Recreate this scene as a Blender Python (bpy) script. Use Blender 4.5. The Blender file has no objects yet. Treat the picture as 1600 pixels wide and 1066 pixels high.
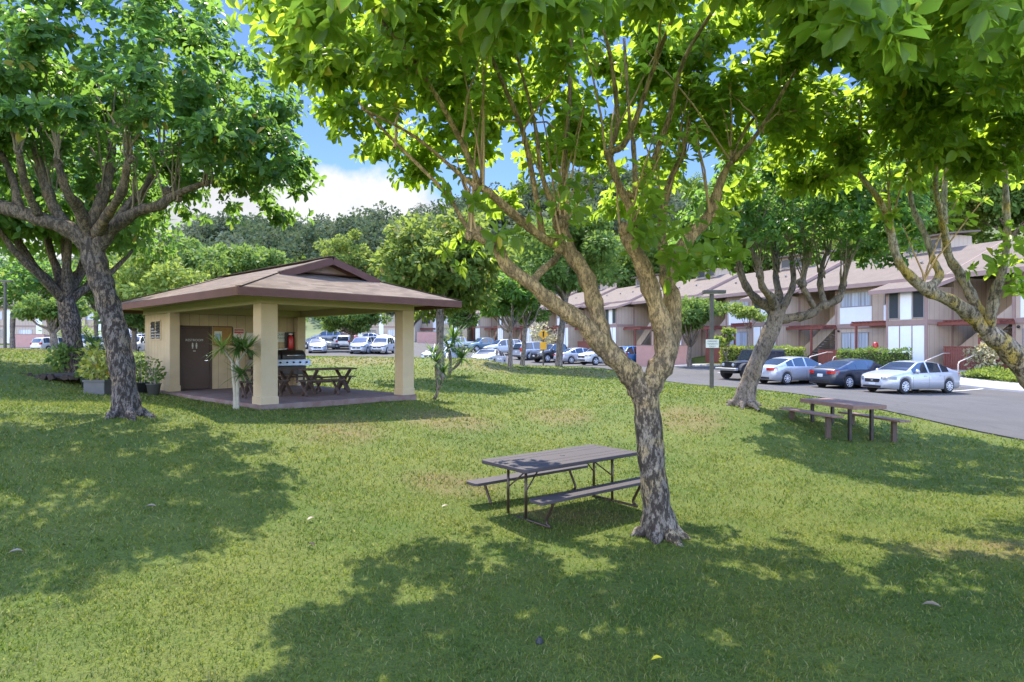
import bpy, bmesh, math, random
import numpy as np
from mathutils import Vector, Matrix
random.seed(7)
RNG = np.random.default_rng(11)
R = math.radians
scene = bpy.context.scene
col = scene.collection

# ---------------------------------------------------------------- camera
EYE = 2.5
F = 1000.0                      # focal length in photograph pixels (1600 wide)
cam = bpy.data.cameras.new('camera')
cam.lens = 22.5; cam.sensor_width = 36.0
cam.shift_y = 7 / 1600
cam.clip_start = 0.05; cam.clip_end = 4000
camo = bpy.data.objects.new('camera', cam); col.objects.link(camo)
camo.location = (0, 0, EYE); camo.rotation_euler = (R(90), 0, 0)
scene.camera = camo

# ---------------------------------------------------------------- sky, sun, exposure
SUN_EL, SUN_AZ = 58.0, -12.0            # azimuth measured from +Y towards +X
world = bpy.data.worlds.new('World'); scene.world = world
world.use_nodes = True
wn = world.node_tree.nodes; wl = world.node_tree.links
wn.clear()
def wnode(t, **kw):
    n = wn.new(t)
    for k, v in kw.items(): setattr(n, k, v)
    return n
def wmath(op, a, b=None, c=None, clamp=False):
    n = wn.new('ShaderNodeMath'); n.operation = op; n.use_clamp = clamp
    for i, v in enumerate((a, b, c)):
        if v is None: continue
        if isinstance(v, (int, float)): n.inputs[i].default_value = v
        else: wl.new(v, n.inputs[i])
    return n.outputs[0]
sky = wnode('ShaderNodeTexSky', sky_type='NISHITA', sun_disc=False, sun_elevation=R(SUN_EL), sun_rotation=R(SUN_AZ % 360),
            air_density=1.0, dust_density=0.15, ozone_density=3.0, altitude=100)
hs = wnode('ShaderNodeHueSaturation'); hs.inputs['Hue'].default_value = 0.512; hs.inputs['Saturation'].default_value = 1.18; 
wl.new(sky.outputs[0], hs.inputs['Color'])
tc = wnode('ShaderNodeTexCoord')
sep = wnode('ShaderNodeSeparateXYZ'); wl.new(tc.outputs['Generated'], sep.inputs[0])
nz = wnode('ShaderNodeTexNoise'); nz.inputs['Scale'].default_value = 5.0; nz.inputs['Detail'].default_value = 9; nz.inputs['Roughness'].default_value = 0.58
wl.new(tc.outputs['Generated'], nz.inputs['Vector'])
nz2 = wnode('ShaderNodeTexNoise'); nz2.inputs['Scale'].default_value = 2.2; nz2.inputs['Detail'].default_value = 7
wl.new(tc.outputs['Generated'], nz2.inputs['Vector'])
line = wmath('SUBTRACT', wmath('MULTIPLY_ADD', sep.outputs['X'], -0.137, 0.222), sep.outputs['Z'])
bank = wmath('MULTIPLY_ADD', wmath('SUBTRACT', nz.outputs['Fac'], 0.5), 0.20, line)
bank = wmath('MULTIPLY', bank, 40.0, clamp=True)
puff = wmath('MULTIPLY', wmath('SUBTRACT', nz2.outputs['Fac'], 0.52), 7.0, clamp=True)
behind = wmath('MULTIPLY', wmath('SUBTRACT', wmath('MULTIPLY_ADD', sep.outputs['Y'], -0.8, sep.outputs['Z']), 0.10), 3.0, clamp=True)   # unseen sky overhead and behind, with cloud added there as fill light
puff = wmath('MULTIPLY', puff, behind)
mask = wmath('MULTIPLY', wmath('MAXIMUM', bank, wmath('MULTIPLY', puff, 0.8)), 0.96)
shade = wnode('ShaderNodeMapRange'); shade.inputs['From Min'].default_value = 0.34; shade.inputs['From Max'].default_value = 0.60
shade.inputs['To Min'].default_value = 0.74; shade.inputs['To Max'].default_value = 1.06
wl.new(nz.outputs['Fac'], shade.inputs['Value'])
CLOUD = 1.30          # seen bank ahead; the added cloud overhead and behind is brightened for fill
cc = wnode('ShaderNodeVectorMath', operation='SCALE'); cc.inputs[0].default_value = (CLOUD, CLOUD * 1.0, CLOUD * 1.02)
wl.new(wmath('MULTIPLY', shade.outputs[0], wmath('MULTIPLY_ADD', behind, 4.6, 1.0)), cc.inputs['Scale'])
wl.new(wmath('MULTIPLY_ADD', behind, 1.35, 0.235), hs.inputs['Value'])  # sky dimmed ahead, brightened overhead and behind as added fill
mx = wnode('ShaderNodeMix', data_type='RGBA')
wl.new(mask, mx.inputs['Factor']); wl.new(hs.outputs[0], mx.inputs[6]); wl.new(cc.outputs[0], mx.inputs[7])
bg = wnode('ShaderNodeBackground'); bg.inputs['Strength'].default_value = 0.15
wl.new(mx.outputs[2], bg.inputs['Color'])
wo = wnode('ShaderNodeOutputWorld'); wl.new(bg.outputs[0], wo.inputs['Surface'])

sd = Vector((math.sin(R(SUN_AZ)) * math.cos(R(SUN_EL)), math.cos(R(SUN_AZ)) * math.cos(R(SUN_EL)), math.sin(R(SUN_EL))))
sl = bpy.data.lights.new('sun', 'SUN'); sl.energy = 2.1; sl.angle = R(0.5); sl.color = (1.0, 0.92, 0.76)
so = bpy.data.objects.new('sun', sl); col.objects.link(so)
so.rotation_euler = sd.to_track_quat('Z', 'Y').to_euler(); so.location = (0, 0, 60)

scene.view_settings.view_transform = 'Standard'; scene.view_settings.look = 'None'
scene.view_settings.exposure = 2.42; scene.view_settings.gamma = 1
scene.render.engine = 'CYCLES'
scene.cycles.max_bounces = 8; scene.cycles.diffuse_bounces = 4; scene.cycles.transmission_bounces = 6

# ---------------------------------------------------------------- materials
def mat(name, c, rough=0.7, metal=0.0, spec=0.4, var=0.0, vscale=6.0, c2=None, bump=0.0, bscale=40.0, coords='Object',
        groove=None, coat=0.0, stretch=None):
    """principled material; var mixes towards c2 (or a darker c) with noise; groove=(axis, spacing, width) darkens narrow lines"""
    m = bpy.data.materials.new(name); m.use_nodes = True
    nt = m.node_tree; N = nt.nodes; L = nt.links
    b = N['Principled BSDF']
    b.inputs['Base Color'].default_value = (*c, 1); b.inputs['Roughness'].default_value = rough
    b.inputs['Metallic'].default_value = metal; b.inputs['Specular IOR Level'].default_value = spec
    b.inputs['Coat Weight'].default_value = coat
    t = N.new('ShaderNodeTexCoord'); vec = t.outputs[coords]
    if stretch:
        mp = N.new('ShaderNodeMapping'); mp.inputs['Scale'].default_value = stretch; L.new(vec, mp.inputs[0]); vec = mp.outputs[0]
    last = None
    if var > 0:
        n = N.new('ShaderNodeTexNoise'); n.inputs['Scale'].default_value = vscale; n.inputs['Detail'].default_value = 6
        n.inputs['Roughness'].default_value = 0.65
        L.new(vec, n.inputs['Vector'])
        rp = N.new('ShaderNodeMapRange'); rp.inputs['From Min'].default_value = 0.35; rp.inputs['From Max'].default_value = 0.68
        rp.inputs['To Max'].default_value = var; L.new(n.outputs['Fac'], rp.inputs['Value'])
        mixn = N.new('ShaderNodeMix'); mixn.data_type = 'RGBA'
        mixn.inputs[6].default_value = (*c, 1); mixn.inputs[7].default_value = (*(c2 or tuple(x * 0.45 for x in c)), 1)
        L.new(rp.outputs[0], mixn.inputs['Factor']); last = mixn.outputs[2]
        L.new(last, b.inputs['Base Color'])
    hgt = None
    if groove:
        ax, sp, wd = groove
        s = N.new('ShaderNodeSeparateXYZ'); L.new(t.outputs['Object'], s.inputs[0])
        d = N.new('ShaderNodeMath'); d.operation = 'DIVIDE'; d.inputs[1].default_value = sp
        if ax == 'XY':
            a = N.new('ShaderNodeMath'); a.operation = 'ADD'; L.new(s.outputs['X'], a.inputs[0]); L.new(s.outputs['Y'], a.inputs[1]); L.new(a.outputs[0], d.inputs[0])
        else: L.new(s.outputs[ax], d.inputs[0])
        fr = N.new('ShaderNodeMath'); fr.operation = 'FRACT'; L.new(d.outputs[0], fr.inputs[0])
        lt = N.new('ShaderNodeMath'); lt.operation = 'LESS_THAN'; lt.inputs[1].default_value = wd / sp; L.new(fr.outputs[0], lt.inputs[0])
        mg = N.new('ShaderNodeMix'); mg.data_type = 'RGBA'; mg.blend_type = 'MULTIPLY'
        L.new(lt.outputs[0], mg.inputs['Factor'])
        if last is not None: L.new(last, mg.inputs[6])
        else: mg.inputs[6].default_value = (*c, 1)
        mg.inputs[7].default_value = (0.5, 0.48, 0.46, 1); L.new(mg.outputs[2], b.inputs['Base Color']); last = mg.outputs[2]
    if bump > 0:
        n2 = N.new('ShaderNodeTexNoise'); n2.inputs['Scale'].default_value = bscale; n2.inputs['Detail'].default_value = 5
        L.new(vec, n2.inputs['Vector'])
        bp = N.new('ShaderNodeBump'); bp.inputs['Strength'].default_value = bump; bp.inputs['Distance'].default_value = 0.03
        L.new(n2.outputs['Fac'], bp.inputs['Height']); L.new(bp.outputs[0], b.inputs['Normal'])
    return m

def leaf_mat(name, ca, cb, ct, trans=0.5, gloss=0.35, old=None, rough=0.42):
    """ca..cb reflect colour spread per leaf, ct transmitted colour; old = rare odd leaf colour"""
    m = bpy.data.materials.new(name); m.use_nodes = True
    nt = m.node_tree; N = nt.nodes; L = nt.links
    b = N['Principled BSDF']; b.inputs['Roughness'].default_value = rough; b.inputs['Specular IOR Level'].default_value = gloss
    g = N.new('ShaderNodeNewGeometry')
    r = N.new('ShaderNodeValToRGB'); L.new(g.outputs['Random Per Island'], r.inputs[0])
    e = r.color_ramp.elements
    e[0].position = 0; e[0].color = (*ca, 1); e[1].position = 0.93; e[1].color = (*cb, 1)
    if old:
        x = e.new(0.975); x.color = (*cb, 1); x = e.new(0.98); x.color = (*old, 1)
    L.new(r.outputs[0], b.inputs['Base Color'])
    t = N.new('ShaderNodeBsdfTranslucent')
    mm = N.new('ShaderNodeMix'); mm.data_type = 'RGBA'; mm.inputs['Factor'].default_value = 0.3
    mm.inputs[6].default_value = (*ct, 1); L.new(r.outputs[0], mm.inputs[7]); L.new(mm.outputs[2], t.inputs['Color'])
    ms = N.new('ShaderNodeMixShader'); ms.inputs[0].default_value = trans
    L.new(b.outputs[0], ms.inputs[1]); L.new(t.outputs[0], ms.inputs[2])
    L.new(ms.outputs[0], N['Material Output'].inputs['Surface'])
    return m

def bark_mat(name, c, dark, ochre, och=0.5, scale=7.0, darkamt=0.62, zfade=None, c_up=None):
    m = bpy.data.materials.new(name); m.use_nodes = True
    nt = m.node_tree; N = nt.nodes; L = nt.links
    b = N['Principled BSDF']; b.inputs['Roughness'].default_value = 0.92; b.inputs['Specular IOR Level'].default_value = 0.15
    t = N.new('ShaderNodeTexCoord')
    mp = N.new('ShaderNodeMapping'); mp.inputs['Scale'].default_value = (1, 1, 0.38); L.new(t.outputs['Object'], mp.inputs[0])
    def noise(s, d=6, v=None, rgh=0.6):
        n = N.new('ShaderNodeTexNoise'); n.inputs['Scale'].default_value = s; n.inputs['Detail'].default_value = d; n.inputs['Roughness'].default_value = rgh
        L.new(v or mp.outputs[0], n.inputs['Vector']); return n.outputs['Fac']
    def rng(v, a, bb, lo=0, hi=1):
        k = N.new('ShaderNodeMapRange'); k.inputs[1].default_value = a; k.inputs[2].default_value = bb; k.inputs[3].default_value = lo; k.inputs[4].default_value = hi
        L.new(v, k.inputs[0]); return k.outputs[0]
    def mix(f, a, bb):
        k = N.new('ShaderNodeMix'); k.data_type = 'RGBA'; L.new(f, k.inputs[0])
        for i, v in ((6, a), (7, bb)):
            if isinstance(v, tuple): k.inputs[i].default_value = (*v, 1)
            else: L.new(v, k.inputs[i])
        return k.outputs[2]
    base = mix(rng(noise(scale * 0.5), 0.35, 0.65), tuple(x * 0.62 for x in c), tuple(min(1, x * 1.25) for x in c))
    fade = None
    if zfade:       # young smooth bark higher up on the limbs
        s_ = N.new('ShaderNodeSeparateXYZ'); L.new(t.outputs['Object'], s_.inputs[0])
        ad = N.new('ShaderNodeMath'); ad.operation = 'MULTIPLY_ADD'; L.new(noise(1.2, 3, t.outputs['Object']), ad.inputs[0]); ad.inputs[1].default_value = 1.6; L.new(s_.outputs['Z'], ad.inputs[2])
        fade = rng(ad.outputs[0], zfade[0] + .8, zfade[1] + .8)
        up_ = mix(rng(noise(scale * 0.4), 0.35, 0.65), tuple(x * 0.75 for x in c_up), tuple(min(1, x * 1.2) for x in c_up)); base = mix(fade, base, up_)
    base = mix(rng(noise(2.6, 3, t.outputs['Object']), 0.50, 0.62, 0, och), base, ochre)
    nd = noise(scale * 1.7, 8, None, 0.72)
    lo = 0.60 - 0.22 * darkamt
    dk = rng(nd, lo, lo + 0.08, 0, 0.9)
    if fade is not None:
        inv = N.new('ShaderNodeMath'); inv.operation = 'MULTIPLY_ADD'; L.new(fade, inv.inputs[0]); inv.inputs[1].default_value = -0.42; inv.inputs[2].default_value = 1.0
        mm_ = N.new('ShaderNodeMath'); mm_.operation = 'MULTIPLY'; L.new(dk, mm_.inputs[0]); L.new(inv.outputs[0], mm_.inputs[1]); dk = mm_.outputs[0]
    base = mix(dk, base, dark)
    nd2 = noise(scale * 5, 5, None, 0.7)
    base = mix(rng(nd2, 0.51, 0.58, 0, 0.55), base, dark)
    L.new(base, b.inputs['Base Color'])
    bp = N.new('ShaderNodeBump'); bp.inputs['Strength'].default_value = 0.9; bp.inputs['Distance'].default_value = 0.025
    L.new(noise(scale * 3, 8, None, 0.7), bp.inputs['Height']); L.new(bp.outputs[0], b.inputs['Normal'])
    return m

M = {}
M['tan'] = mat('tan_wall', (0.46, 0.35, 0.20), 0.8, var=0.3, vscale=1.5, groove=('XY', 0.30, 0.012))
M['tan_plain'] = mat('tan_paint', (0.45, 0.345, 0.205), 0.75, var=0.4, vscale=2.2, c2=(0.34, 0.255, 0.15), bump=0.15, bscale=30)
M['tan_soffit'] = mat('tan_soffit', (0.38, 0.31, 0.16), 0.8, var=0.15, vscale=2)
M['fascia'] = mat('redwood_paint', (0.14, 0.06, 0.042), 0.7, var=0.35, vscale=3)
M['door'] = mat('brown_door_paint', (0.075, 0.043, 0.03), 0.55, var=0.3, vscale=3)
M['slab'] = mat('red_concrete', (0.15, 0.085, 0.07), 0.8, var=0.6, vscale=3.5, c2=(0.25, 0.2, 0.17), bump=0.3, bscale=18)
M['white_panel'] = mat('white_panel_paint', (0.74, 0.74, 0.75), 0.6, var=0.12, vscale=1.5)
M['pinkwall'] = mat('pinkish_siding', (0.44, 0.34, 0.255), 0.8, var=0.2, vscale=0.8, groove=('XY', 0.42, 0.02))
M['pinktrim'] = mat('pinkish_trim', (0.30, 0.20, 0.165), 0.8, var=0.2, vscale=2)
M['salmon'] = mat('salmon_block_wall', (0.48, 0.27, 0.22), 0.85, var=0.25, vscale=2, bump=0.2)
M['redwood'] = mat('red_stained_wood', (0.17, 0.05, 0.035), 0.7, var=0.4, vscale=6, groove=('X', 0.14, 0.015))
M['redbeam'] = mat('red_beam_wood', (0.21, 0.065, 0.045), 0.7, var=0.4, vscale=6)
M['frame'] = mat('window_frame_metal', (0.30, 0.27, 0.25), 0.5, 0.3)
M['glass'] = mat('dark_window_glass', (0.05, 0.055, 0.06), 0.06, spec=0.8)
M['curtain'] = mat('curtained_window_glass', (0.46, 0.50, 0.55), 0.12, spec=0.6, var=0.7, vscale=3.0, c2=(0.12, 0.13, 0.15), stretch=(2.5, 2.5, 0.05))
M['black'] = mat('black_rubber', (0.018, 0.018, 0.019), 0.75)
M['blackpaint'] = mat('black_metal', (0.02, 0.018, 0.018), 0.4, 0.2, var=0.5, vscale=8, c2=(0.07, 0.05, 0.04))
M['brownsteel'] = mat('brown_steel', (0.05, 0.034, 0.027), 0.4, 0.5, var=0.4, vscale=8, c2=(0.10, 0.06, 0.04))
M['greytop'] = mat('grey_brown_resin', (0.06, 0.05, 0.054), 0.6, spec=0.2, var=0.45, vscale=3, c2=(0.038, 0.032, 0.035), bump=0.08, bscale=70)
M['brownwood'] = mat('weathered_brown_board', (0.22, 0.13, 0.10), 0.7, var=0.5, vscale=9, c2=(0.12, 0.07, 0.05), stretch=(1, 6, 1))
M['darkwood'] = mat('dark_stained_timber', (0.085, 0.055, 0.042), 0.75, var=0.5, vscale=9, stretch=(1, 6, 1))
M['post'] = mat('dark_green_brown_post', (0.085, 0.075, 0.055), 0.8, var=0.4, vscale=6)
M['chrome'] = mat('bright_metal', (0.72, 0.73, 0.74), 0.22, 1.0)
M['steel'] = mat('dull_steel', (0.45, 0.45, 0.44), 0.4, 0.9, var=0.3, vscale=10)
M['rim'] = mat('alloy_wheel', (0.55, 0.56, 0.58), 0.35, 0.3)
M['redlens'] = mat('red_lens', (0.45, 0.012, 0.01), 0.15, spec=0.7)
M['lamp'] = mat('headlamp_lens', (0.20, 0.22, 0.24), 0.08, spec=0.9)
M['plate'] = mat('plate_white', (0.6, 0.6, 0.6), 0.5)
M['redpaint'] = mat('red_enamel', (0.38, 0.02, 0.018), 0.3, spec=0.5)
M['yellow'] = mat('yellow_sign_paint', (0.72, 0.36, 0.02), 0.5)
M['ink'] = mat('black_ink', (0.02, 0.02, 0.02), 0.6)
M['greenink'] = mat('dark_green_ink', (0.05, 0.10, 0.07), 0.6)
M['paper'] = mat('off_white_board', (0.55, 0.55, 0.46), 0.6, var=0.12)
M['blueink'] = mat('faded_blue_print', (0.30, 0.42, 0.52), 0.6, var=0.5, vscale=12)
M['board'] = mat('ochre_cork_board', (0.30, 0.17, 0.05), 0.8, var=0.4, vscale=8)
M['concrete'] = mat('concrete', (0.33, 0.31, 0.285), 0.85, var=0.35, vscale=3, bump=0.2)
M['pot'] = mat('grey_plastic_pot', (0.10, 0.10, 0.095), 0.6, var=0.3)
M['potdark'] = mat('black_plastic_pot', (0.03, 0.03, 0.03), 0.5, var=0.3)
M['soil'] = mat('dark_soil', (0.05, 0.036, 0.025), 0.95, var=0.6, vscale=20, bump=0.6)
M['line'] = mat('white_road_paint', (0.62, 0.62, 0.60), 0.7, var=0.35, vscale=5, c2=(0.3, 0.3, 0.3))
M['tarp'] = mat('silver_car_cover', (0.62, 0.63, 0.66), 0.5, var=0.2, vscale=3, bump=0.4, bscale=6)
M['bark'] = bark_mat('grey_mottled_bark', (0.225, 0.19, 0.15), (0.028, 0.022, 0.018), (0.42, 0.30, 0.12), 0.5, 10.0, 0.66, (1.4, 3.2), (0.42, 0.29, 0.14))  # pale upper bark, its colour warmed and raised for golden light on limbs
M['bark_limb'] = bark_mat('ochre_limb_bark', (0.36, 0.265, 0.165), (0.05, 0.036, 0.025), (0.44, 0.29, 0.10), 0.6, 9.0, 0.42)
M['bark_right'] = bark_mat('yellow_lichened_bark', (0.30, 0.245, 0.19), (0.035, 0.028, 0.02), (0.46, 0.33, 0.07), 0.85, 9.0, 0.5, (2.8, 4.4), (0.42, 0.36, 0.26))
M['bark_left'] = bark_mat('dark_scaly_bark', (0.165, 0.138, 0.118), (0.022, 0.018, 0.016), (0.36, 0.24, 0.10), 0.3, 11.0, 0.66, (2.4, 4.6), (0.20, 0.155, 0.105))
M['bark_far'] = bark_mat('grey_brown_bark', (0.21, 0.17, 0.135), (0.05, 0.04, 0.03), (0.34, 0.24, 0.12), 0.4, 8.0, 0.42)
M['shoot'] = mat('tan_shoot_bark', (0.46, 0.31, 0.14), 0.85, var=0.6, vscale=5, c2=(0.22, 0.14, 0.08), bump=0.3, bscale=25)
M['leaf_a'] = leaf_mat('bright_broad_leaf', (0.04, 0.095, 0.016), (0.12, 0.19, 0.028), (0.58, 0.80, 0.06), 0.6, 0.35, (0.42, 0.30, 0.03))
M['leaf_b'] = leaf_mat('deep_green_broad_leaf', (0.026, 0.068, 0.02), (0.078, 0.145, 0.035), (0.33, 0.57, 0.07), 0.5, 0.22, (0.34, 0.22, 0.05))
M['shoot_dark'] = mat('olive_shoot_bark', (0.24, 0.19, 0.11), 0.85, var=0.6, vscale=5, c2=(0.12, 0.09, 0.055), bump=0.3, bscale=25)
M['leaf_ridge'] = leaf_mat('dark_ridge_leaf', (0.045, 0.07, 0.038), (0.10, 0.13, 0.065), (0.10, 0.14, 0.05), 0.3, 0.03, None, 0.9)
M['leaf_c'] = leaf_mat('mid_green_leaf', (0.045, 0.095, 0.024), (0.12, 0.185, 0.042), (0.32, 0.46, 0.07), 0.38, 0.12, None, 0.6)
M['leaf_mango'] = leaf_mat('olive_and_gold_leaf', (0.045, 0.09, 0.02), (0.15, 0.19, 0.045), (0.40, 0.50, 0.07), 0.42, 0.1, (0.42, 0.28, 0.10), 0.6)
M['leaf_grey'] = leaf_mat('dull_grey_green_leaf', (0.07, 0.09, 0.055), (0.15, 0.17, 0.105), (0.14, 0.18, 0.08), 0.3, 0.03, None, 0.9)  # leaf colour lightened to imitate distance haze on the ridge
M['leaf_lime'] = leaf_mat('pale_lime_leaf', (0.09, 0.15, 0.025), (0.24, 0.29, 0.07), (0.45, 0.55, 0.08), 0.4, 0.12, None, 0.6)
M['leaf_croton'] = leaf_mat('yellow_variegated_leaf', (0.09, 0.16, 0.03), (0.36, 0.36, 0.06), (0.6, 0.6, 0.08), 0.35, 0.4, (0.5, 0.25, 0.02))
M['leaf_orange'] = leaf_mat('orange_bract', (0.55, 0.24, 0.03), (0.62, 0.36, 0.06), (0.7, 0.4, 0.05), 0.4, 0.3)
M['leaf_pale'] = leaf_mat('cream_and_pink_leaf', (0.20, 0.22, 0.08), (0.55, 0.45, 0.30), (0.5, 0.5, 0.2), 0.35, 0.3)
M['leaf_spike'] = leaf_mat('glossy_strap_leaf', (0.03, 0.075, 0.02), (0.07, 0.14, 0.03), (0.25, 0.42, 0.05), 0.35, 0.5)
M['dry'] = leaf_mat('dry_leaf', (0.17, 0.12, 0.075), (0.26, 0.21, 0.15), (0.3, 0.22, 0.1), 0.2, 0.2)
M['yleaf'] = leaf_mat('yellow_fallen_leaf', (0.62, 0.48, 0.03), (0.62, 0.48, 0.03), (0.5, 0.4, 0.02), 0.2, 0.2)

def car_paint(name, c, metal=0.35, rough=0.28):
    return mat(name, c, rough, metal, spec=0.5, coat=0.6)
PAINT = dict(silver=car_paint('silver_car_paint', (0.38, 0.39, 0.42)), white=car_paint('white_car_paint', (0.50, 0.50, 0.50), 0.0),
             pearl=car_paint('pale_silver_car_paint', (0.36, 0.37, 0.40), 0.25), navy=car_paint('dark_blue_car_paint', (0.018, 0.026, 0.045), 0.2),
             black=car_paint('black_car_paint', (0.013, 0.013, 0.016), 0.1), blue=car_paint('bright_blue_car_paint', (0.03, 0.16, 0.38), 0.2),
             teal=car_paint('slate_blue_car_paint', (0.10, 0.17, 0.21), 0.3), red=car_paint('red_car_paint', (0.30, 0.02, 0.025), 0.1),
             grey=car_paint('grey_car_paint', (0.16, 0.165, 0.18), 0.4))
M['cabin'] = mat('tinted_car_glass', (0.022, 0.028, 0.035), 0.05, spec=0.9)

# ---------------------------------------------------------------- object helpers
def tag(o, label=None, cat=None, group=None, kind=None):
    if label: o['label'] = label
    if cat: o['category'] = cat
    if group: o['group'] = group
    if kind: o['kind'] = kind
    return o
def thing(name, label, cat, loc=(0, 0, 0), rotz=0.0, group=None):
    o = bpy.data.objects.new(name, None); col.objects.link(o)
    o.location = loc; o.rotation_euler = (0, 0, rotz); o.empty_display_size = 0.2
    return tag(o, label, cat, group)
def dup(root, loc, rotz, label, group=None):
    r = root.copy(); col.objects.link(r); r.location = loc; r.rotation_euler = (0, 0, rotz)
    r['label'] = label
    if group: r['group'] = group
    for ch in KIDS.get(root.name, []):
        c = ch.copy(); col.objects.link(c); c.parent = r; KIDS.setdefault(r.name, []).append(c)
        for g in KIDS.get(ch.name, []):
            d = g.copy(); col.objects.link(d); d.parent = c; KIDS.setdefault(c.name, []).append(d)
    return r
KIDS = {}
def link(name, me, m=None, parent=None, loc=None):
    o = bpy.data.objects.new(name, me); col.objects.link(o)
    if m is not None:
        for x in (m if isinstance(m, (list, tuple)) else [m]): me.materials.append(x)
    if parent is not None:
        o.parent = parent; KIDS.setdefault(parent.name, []).append(o)
    if loc is not None: o.location = loc
    return o
def np_mesh(name, V, Fc, smooth=False):
    """V (n,3), Fc (m,k) all faces of one size, or list of such arrays"""
    me = bpy.data.meshes.new(name)
    V = np.asarray(V, np.float32)
    Fs = [np.asarray(f, np.int32) for f in (Fc if isinstance(Fc, list) else [Fc])]
    Fs = [f for f in Fs if len(f)]
    me.vertices.add(len(V)); me.vertices.foreach_set('co', V.ravel())
    nl = sum(f.size for f in Fs); npol = sum(len(f) for f in Fs)
    me.loops.add(nl); me.polygons.add(npol)
    me.loops.foreach_set('vertex_index', np.concatenate([f.ravel() for f in Fs]))
    st = []; s = 0
    for f in Fs:
        st.append(s + np.arange(len(f)) * f.shape[1]); s += f.size
    me.polygons.foreach_set('loop_start', np.concatenate(st).astype(np.int32))
    if smooth: me.polygons.foreach_set('use_smooth', np.ones(npol, bool))
    me.update(calc_edges=True)
    return me

class MB:
    def __init__(s): s.v = []; s.f = []; s.sm = []
    def add(s, vs, fs, smooth=False):
        o = len(s.v); s.v += [tuple(p) for p in vs]
        s.f += [tuple(i + o for i in f) for f in fs]; s.sm += [smooth] * len(fs)
        return s
    def box(s, x0, x1, y0, y1, z0, z1, mtx=None):
        vs = [Vector((x, y, z)) for x in (x0, x1) for y in (y0, y1) for z in (z0, z1)]
        if mtx is not None: vs = [mtx @ p for p in vs]
        return s.add(vs, [(0, 1, 3, 2), (4, 6, 7, 5), (0, 4, 5, 1), (2, 3, 7, 6), (0, 2, 6, 4), (1, 5, 7, 3)])
    def bar(s, a, b, w, h, up=(0, 0, 1)):
        a = Vector(a); b = Vector(b); d = (b - a).normalized(); u = Vector(up)
        if abs(d.dot(u)) > 0.98: u = Vector((1, 0, 0))
        sd_ = d.cross(u).normalized(); u = sd_.cross(d)
        vs = [p + sd_ * (w / 2 * i) + u * (h / 2 * j) for p in (a, b) for i in (-1, 1) for j in (-1, 1)]
        return s.add(vs, [(0, 1, 3, 2), (4, 6, 7, 5), (0, 4, 5, 1), (2, 3, 7, 6), (0, 2, 6, 4), (1, 5, 7, 3)])
    def prism(s, poly, axis, a, b):
        """poly of 2-D points, extruded along axis 'x','y' or 'z' from a to b"""
        def P(p, t):
            return {'x': (t, p[0], p[1]), 'y': (p[0], t, p[1]), 'z': (p[0], p[1], t)}[axis]
        n = len(poly)
        vs = [P(p, a) for p in poly] + [P(p, b) for p in poly]
        return s.add(vs, [tuple(range(n))[::-1], tuple(range(n, 2 * n))] + [(i, (i + 1) % n, n + (i + 1) % n, n + i) for i in range(n)])
    def tube(s, pts, rad, n=8, cap=True, smooth=True, sub=0, wob=0.0, seed=0):
        V, Fq = tube_np(pts, rad, n, sub, wob, seed)
        fs = [tuple(f) for f in Fq]
        if cap:
            k = len(V) // n
            fs = fs + [tuple(range(n))[::-1], tuple(range((k - 1) * n, k * n))]
        return s.add(V, fs, smooth)
    def lathe(s, prof, c=(0, 0, 0), n=20, axis='z', smooth=True, caps=True):
        vs = []
        for r, h in prof:
            for i in range(n):
                a = 2 * math.pi * i / n
                p = {'z': (r * math.cos(a), r * math.sin(a), h), 'y': (r * math.cos(a), h, r * math.sin(a)), 'x': (h, r * math.cos(a), r * math.sin(a))}[axis]
                vs.append((p[0] + c[0], p[1] + c[1], p[2] + c[2]))
        fs = []
        for k in range(len(prof) - 1):
            for i in range(n):
                fs.append((k * n + i, k * n + (i + 1) % n, (k + 1) * n + (i + 1) % n, (k + 1) * n + i))
        if caps: fs.append(tuple(range(n))); fs.append(tuple(range((len(prof) - 1) * n, len(prof) * n)))
        return s.add(vs, fs, smooth)
    def build(s, name, m, parent=None, bevel=0.0, loc=None):
        me = bpy.data.meshes.new(name); me.from_pydata(s.v, [], s.f)
        bm = bmesh.new(); bm.from_mesh(me); bmesh.ops.recalc_face_normals(bm, faces=bm.faces); bm.to_mesh(me); bm.free()
        if any(s.sm): me.polygons.foreach_set('use_smooth', np.array(s.sm, bool))
        o = link(name, me, m, parent, loc)
        if bevel > 0:
            b = o.modifiers.new('bevel', 'BEVEL'); b.width = bevel; b.segments = 2; b.limit_method = 'ANGLE'; b.angle_limit = R(40)
        return o

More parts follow.
